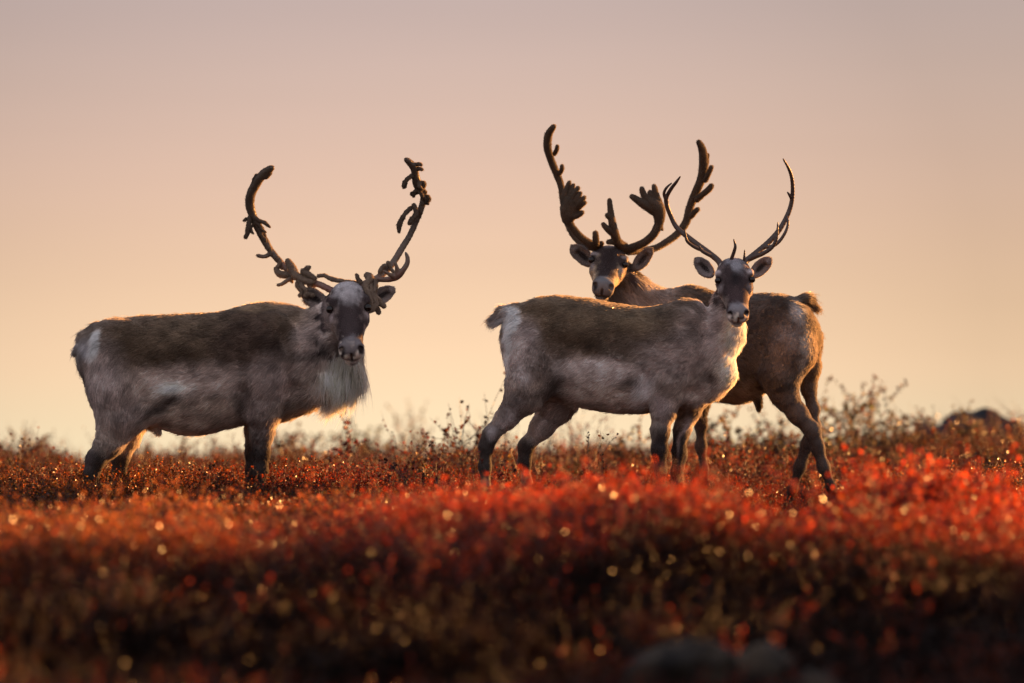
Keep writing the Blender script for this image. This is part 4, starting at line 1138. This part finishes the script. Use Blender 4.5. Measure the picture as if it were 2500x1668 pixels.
def scatter():
    n = 30000
    d = np.sqrt(RNG.random(n) * (48**2 - 12.5**2) + 12.5**2)
    # thinner far away: keep by distance
    y = d - DIST
    x = (RNG.random(n) - .5) * (.208 * d * 1.12 + 1.2)
    keep = RNG.random(n) < np.interp(d, [12, 20, 34, 48], [1, 1, .75, .5])
    x, y = x[keep], y[keep]
    z = ground_z(x, y)
    P3 = np.stack([x, y, z * 0], 1)
    n1 = fbm(P3, 1.3, 21); n2 = fbm(P3, .6, 25); n3 = fbm(P3, 2.6, 27)
    d = y + DIST; px = 1250 + x / d * FPX
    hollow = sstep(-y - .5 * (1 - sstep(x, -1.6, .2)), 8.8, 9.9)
    near = sstep(-y, 13.4, 14.6)
    red = np.exp(-((y + 7.4) / 1.7) ** 2) * sstep(x, -1.3, 0.2) * (1 - .6 * sstep(x, 2.0, 3.4))
    left = 1 - sstep(px, 150, 900)
    kind = np.zeros(len(x), int)
    rnd = RNG.random(len(x))
    dark = np.clip(.22 + .9 * (n2 - .45) + .30 * hollow - .6 * red, 0, .97)
    kind = np.where(rnd < dark, 1, 0)
    kind = np.where((kind == 0) & (RNG.random(len(x)) < .22), 2, kind)
    idx = np.where(kind == 0, RNG.integers(0, 4, len(x)), np.where(kind == 1, 4 + RNG.integers(0, 3, len(x)), 7 + RNG.integers(0, 2, len(x))))
    # tint
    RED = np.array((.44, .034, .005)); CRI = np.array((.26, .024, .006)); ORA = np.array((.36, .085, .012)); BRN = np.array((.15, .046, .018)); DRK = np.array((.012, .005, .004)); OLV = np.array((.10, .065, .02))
    t = np.tile(CRI, (len(x), 1)) * (.6 + .8 * n1)[:, None]
    def mixin(c, m):
        nonlocal t
        t = t + (c - t) * np.clip(m, 0, 1)[:, None]
    mixin(BRN, sstep(n3, .45, .6) * .8)
    mixin(ORA, left * sstep(n1, .44, .64) * .8 + sstep(px, 1900, 2500) * sstep(n1, .45, .6) * .6)
    mixin(RED, red * 1.1)
    mixin(OLV, sstep(n2, .62, .72) * .8 * (1 - red) * (y > -6))
    mixin(BRN, sstep(y, 4, 9) * .6)
    spark = RNG.random(len(x)) < np.where(near > .5, .34, .09) + .5 * (n2 > .60) * (n1 > .42)
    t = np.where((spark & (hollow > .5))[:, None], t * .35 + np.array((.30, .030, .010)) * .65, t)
    mixin(DRK, hollow * np.where(spark, .15, .97))  # shade of the hollow painted into the leaf tint
    mixin(np.array((.16, .020, .008)), near * np.where(spark, .4, .65))
    mixin(DRK, (kind == 1) * .85)
    t *= (1 - sstep(-y, 8.6, 10.2) * np.where(spark, .35, .72) * (1 - .5 * near))[:, None]     # foreground shade multiplied into the plant tints across the hollow
    t *= (.65 + .7 * RNG.random(len(x)))[:, None]
    t *= (1 - .55 * sstep(y, -5.5, -3.5) * (RNG.random(len(x)) < .85))[:, None]       # most plants darker on the crest and behind it
    s = (.72 + .36 * RNG.random(len(x))) * (1 + .30 * (n1 > .56) * (y < 5) * (y > -12))
    s *= 1 + .22 * red
    s *= 1 - .42 * np.exp(-((x / d - .057) / .013) ** 2) * sstep(-y, -2.5, -.5) * (1 - sstep(-y, 6, 8))
    lowm = sstep(y, -5.0, -2.5)
    s *= 1 - .28 * lowm * (1 - sstep(y, 2.5, 5)) - .28 * sstep(y, 2.5, 5)      # shorter on the crest where the animals stand
    s *= 1 + (y < -5) * (y > -9.5) * np.where(RNG.random(len(x)) < .10, .22, 0) * (n2 > .5)
    s *= 1 + (kind == 2) * np.where(RNG.random(len(x)) < .3, .5, 0.1) * (y > 3)
    s *= 1 + sstep(y, 3, 6) * (sstep(n2, .42, .66) * .75 - .15) + (.6 * (RNG.random(len(x)) < .06)) * (y < 12) * (y > 4)
    rot = np.stack([RNG.normal(0, .12, len(x)), RNG.normal(0, .12, len(x)), RNG.random(len(x)) * 6.283], 1)
    me = bpy.data.meshes.new('heath')
    me.vertices.add(len(x)); me.vertices.foreach_set('co', np.stack([x, y, z - .01], 1).astype(np.float32).ravel())
    def at(nm, ty, arr, key):
        a = me.attributes.new(nm, ty, 'POINT'); a.data.foreach_set(key, arr.ravel())
    at('idx', 'INT', idx.astype(np.int32), 'value')
    at('rot', 'FLOAT_VECTOR', rot.astype(np.float32), 'vector')
    at('scl', 'FLOAT', s.astype(np.float32), 'value')
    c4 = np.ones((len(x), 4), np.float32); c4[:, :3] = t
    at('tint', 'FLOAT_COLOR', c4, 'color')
    o = bpy.data.objects.new('heath', me); C.objects.link(o)
    tag(o, 'low dwarf birch and berry heath in scarlet, rust and black autumn leaves', 'heath', kind='stuff')
    g = bpy.data.node_groups.new('heath_scatter', 'GeometryNodeTree')
    g.interface.new_socket('Geometry', in_out='INPUT', socket_type='NodeSocketGeometry')
    g.interface.new_socket('Geometry', in_out='OUTPUT', socket_type='NodeSocketGeometry')
    gi = g.nodes.new('NodeGroupInput'); go = g.nodes.new('NodeGroupOutput')
    iop = g.nodes.new('GeometryNodeInstanceOnPoints')
    ci = g.nodes.new('GeometryNodeCollectionInfo'); ci.inputs['Collection'].default_value = shr
    ci.inputs['Separate Children'].default_value = True; ci.inputs['Reset Children'].default_value = True
    iop.inputs['Pick Instance'].default_value = True
    def na(nm, ty):
        q = g.nodes.new('GeometryNodeInputNamedAttribute'); q.data_type = ty; q.inputs['Name'].default_value = nm
        return q.outputs['Attribute']
    e2r = g.nodes.new('FunctionNodeEulerToRotation')
    L = g.links.new
    L(gi.outputs[0], iop.inputs['Points']); L(ci.outputs[0], iop.inputs['Instance'])
    L(na('idx', 'INT'), iop.inputs['Instance Index']); L(na('rot', 'FLOAT_VECTOR'), e2r.inputs[0]); L(e2r.outputs[0], iop.inputs['Rotation'])
    L(na('scl', 'FLOAT'), iop.inputs['Scale']); L(iop.outputs[0], go.inputs[0])
    md = o.modifiers.new('scatter', 'NODES'); md.node_group = g
scatter()

# ------------------------------------------------------------------ single plants and stones
def sprig(name, label, px, py_tip, y, cat, seed, stems=2, lean=0.0, leaf=.014, nleaf=9, tint=(.06, .022, .018), spread=.12, thick=.0024, branch=3, bare=.45, group=None, scale_h=1.0):
    rr = np.random.default_rng(seed)
    tip = P(px, py_tip, y)
    bx = tip[0] - lean
    bz = float(ground_z(np.array([bx]), np.array([y]))[0]) - .02
    H = tip[2] - bz
    root = bpy.data.objects.new(name, None); C.objects.link(root)
    root.location = (bx, y, bz)
    tag(root, label, cat, group or 'single twigs standing above the heath')
    parts = [] if cat == 'twig' else None
    SV, SF, LV, LF, LC = grow(rr, stems, H * .92, spread, nleaf, leaf, branch, stemr=thick, bare=bare, parts=parts)
    sh = lambda V: np.array(V) + np.stack([lean * (np.array(V)[:, 2] / H) ** 1.3, 0 * np.array(V)[:, 2], 0 * np.array(V)[:, 2]], 1)
    if parts is None:
        mesh_from('stems', sh(SV), SF, M_STEM, root)['kind'] = 'stuff'
    else:
        for pl in parts:
            st = mesh_from('stem', sh(pl[0][0]), pl[0][1], M_STEM, root)
            for v_, f_ in pl[1:]: mesh_from('branch', sh(v_), f_, M_STEM, st)
    lo = mesh_from('foliage', sh(LV), LF, M_LEAF, root, np.array(LC), smooth=False)
    lo['kind'] = 'stuff'
    a = lo.data.attributes.new('tint', 'FLOAT_COLOR', 'POINT')
    c4 = np.ones((len(LV), 4), np.float32); c4[:, :3] = tint
    a.data.foreach_set('color', c4.ravel())
    return root

RDK = (.10, .02, .016); BLK = (.05, .022, .018); OR_ = (.22, .07, .02); GRB = (.10, .06, .035)
FOC = [
 ('tall upright birch twig with small dark buds between the legs of the slender caribou', 1484, 1040, -.2, .03, 1, BLK, .05),
 ('shorter forked twig with buds just left of the tallest bud twig under the belly', 1449, 1058, -.1, .0, 2, BLK, .06),
 ('twig leaning left with dark buds under the belly of the slender caribou', 1384, 1080, -.3, -.16, 1, BLK, .05),
 ('thin twig leaning left beside the front leg of the slender caribou', 1552, 1092, -.1, -.12, 1, RDK, .05),
 ('red leaved twig leaning right in front of the far hind leg of the slender caribou', 1358, 1098, -.5, .18, 2, RDK, .05),
 ('red twig between the two hind legs of the slender caribou', 1240, 1072, -.5, .05, 2, RDK, .06),
 ('round leaved birch twig leaning left, tallest in the open gap between the caribou', 958, 1080, -.4, -.16, 2, BLK, .07),
 ('birch twig with dark round leaves upright in the open gap between the caribou', 1034, 1092, -.4, .04, 2, BLK, .05),
 ('dark leafy birch sprig at the middle of the open gap, under the taller twigs', 990, 1095, -.3, .02, 3, RDK, .1),
 ('thin twig with rusty leaves just left of the hind leg of the slender caribou', 1092, 1120, -.2, .05, 2, RDK, .08),
 ('red tipped twig right beside the hock of the slender caribou', 1156, 1074, -.6, -.04, 1, RDK, .03),
 ('bare thin twig standing right of the left bull front leg', 677, 1148, -.2, .02, 1, BLK, .03),
 ('dark leafy sprig beneath the belly of the left bull', 505, 1134, -.1, -.02, 2, BLK, .06),
 ('dark leafy sprig at the foot of the left bull front leg', 610, 1168, -.35, .0, 4, BLK, .12),
 ('small sprig left of the hind leg of the left bull', 200, 1084, 1.6, .0, 2, GRB, .05),
 ('long bare twig leaning left before the dark stones at right', 2338, 1030, .1, -.28, 1, GRB, .02),
 ('fine bare twig leaning left, rightmost in the sharp zone', 2416, 1075, .2, -.18, 1, GRB, .03),
 ('thin upright twig in front of the rear bull, between its front and hind legs', 1852, 1150, -.5, .0, 1, BLK, .03),
 ('thin bare twig leaning left between the front and hind legs of the rear bull', 1765, 1145, .2, -.16, 1, RDK, .03),
 ('leafy rust sprig right of the rear bull hind hoof', 2160, 1140, .0, .0, 4, OR_, .12),
 ('rust and red sprig near the right edge of the sharp zone', 2240, 1115, .1, .02, 3, RDK, .1),
]
for i, (lb, px, py, y, lean, st, tint, spr) in enumerate(FOC):
    sprig('birch_twig', lb, px, py, y, 'twig', 500 + i, stems=st, lean=lean, nleaf=8 if st < 3 else 12, tint=tint, spread=spr, branch=3 if st < 3 else 4, leaf=.021, thick=.0036)
BK = [
 ('blurred bushy willow right behind the rear bull, nearest to its hind leg', 2012, 962, 9, .06, 5, GRB, .2),
 ('tallest blurred willow behind the heath right of the rear bull', 2098, 943, 10, .02, 5, GRB, .28),
 ('blurred willow leaning right beside the tallest willow at right', 2150, 980, 10.5, -.1, 5, GRB, .3),
 ('blurred dark willow between the tallest willow and the dark stones', 2190, 1000, 11, -.02, 4, GRB, .3),
 ('low blurred willow seen under the belly of the rear bull', 1800, 1010, 9, .0, 7, GRB, .4),
 ('blurred willow seen just behind the rear bull hind legs', 1905, 1020, 9.5, .0, 5, GRB, .3),
 ('blurred low willow between the legs of the rear bull, rust coloured', 1850, 1040, 8.5, .0, 6, GRB, .3),
 ('faint thin willow left of the dark stones', 2262, 1000, 16, .0, 2, GRB, .1),
 ('small blurred willow in front of the gap between the two dark stones', 2375, 995, 11, .05, 3, GRB, .12),
 ('blurred rust willow between the belly and the front legs of the slender caribou', 1533, 1050, 9, .0, 4, (.13, .06, .02), .1),
 ('dark blurred willow blob in the open gap between the caribou', 877, 1040, 18, .0, 8, (.04, .04, .02), .18),
 ('pale blurred twig right of the left bull mane', 838, 1030, 5, .0, 2, RDK, .08),
 ('blurred twig just right of the left bull chest', 720, 1040, 15, -.03, 5, GRB, .25),
 ('blurred twigs at the centre of the gap between the caribou', 930, 1058, 16, .0, 5, GRB, .2),
 ('faint blurred tall twig in the gap between the caribou', 998, 1018, 20, .0, 3, GRB, .1),
 ('blurred twigs left of the hock of the slender caribou', 1090, 1060, 18, .0, 6, GRB, .4),
 ('blurred twig clump between the left bull legs', 400, 1085, 16, .0, 5, GRB, .4),
 ('blurred dark twigs at the far left edge', 25, 1055, 16, .0, 5, GRB, .25),
 ('blurred dark twigs second from the far left edge', 70, 1080, 14, .0, 5, GRB, .15),
 ('blurred dark twigs left of the left bull hind leg', 120, 1085, 13, .0, 4, GRB, .12),
]
for i, (lb, px, py, y, lean, st, tint, spr) in enumerate(BK):
    sprig('willow_shrub', lb, px, py, y, 'shrub', 700 + i, stems=int(st * 1.8), lean=lean, nleaf=26, tint=tint, spread=spr * 1.15, branch=6, leaf=.030, thick=.006, bare=.2, group='blurred willows behind the heath')

def boulder(label, px, py, y, rx, ry, rz, seed, mat, sink=.35, group=None):
    rr = np.random.default_rng(seed)
    n = 40; m = 22; V = []; F = []
    th = np.linspace(0, math.pi, m); ph = np.linspace(0, 2 * math.pi, n, endpoint=False)
    T, Ph = np.meshgrid(th, ph, indexing='ij')
    U = np.stack([np.sin(T) * np.cos(Ph), np.sin(T) * np.sin(Ph), np.cos(T)], -1).reshape(-1, 3)
    nz = fbm(U + seed, .9, seed % 7, 4); cr = np.abs(fbm(U + seed, .5, seed % 5 + 2, 2) - .5)
    U = U * (.58 + .9 * nz - .6 * cr)[:, None]
    U *= np.array([rx, ry, rz])
    top = P(px, py, y)
    U[:, 2] += top[2] - U[:, 2].max()
    U += np.array([top[0], y, 0])
    for i in range(m - 1):
        for j in range(n):
            F.append((i*n+j, (i+1)*n+j, (i+1)*n+(j+1) % n, i*n+(j+1) % n))
    o = mesh_from('boulder', U, F, mat)
    tag(o, label, 'boulder', group)
    return o
boulder('low rounded dark stone on the right horizon, left of the peaked one', 2325, 1018, 15, .55, .4, .65, 3, M_ROCKD, group='dark stones on the horizon')
boulder('peaked dark stone on the horizon at the right edge', 2462, 994, 15.5, .72, .5, .90, 5, M_ROCKD, group='dark stones on the horizon')
boulder('pale lichen stone blurred in the foreground, left of the other low stone', 1668, 1555, -12.4, .20, .16, .12, 8, M_ROCK, group='lichen stones in the near heath')
boulder('pale lichen stone blurred in the foreground, right of the other low stone', 1850, 1566, -12.2, .15, .14, .12, 12, M_ROCK, group='lichen stones in the near heath')
boulder('rounded rusty stone low at the bottom of the near heath', 1985, 1632, -13.2, .11, .14, .16, 15, M_ROCK, group='lichen stones in the near heath')
print('all', _t.time() - _t0)
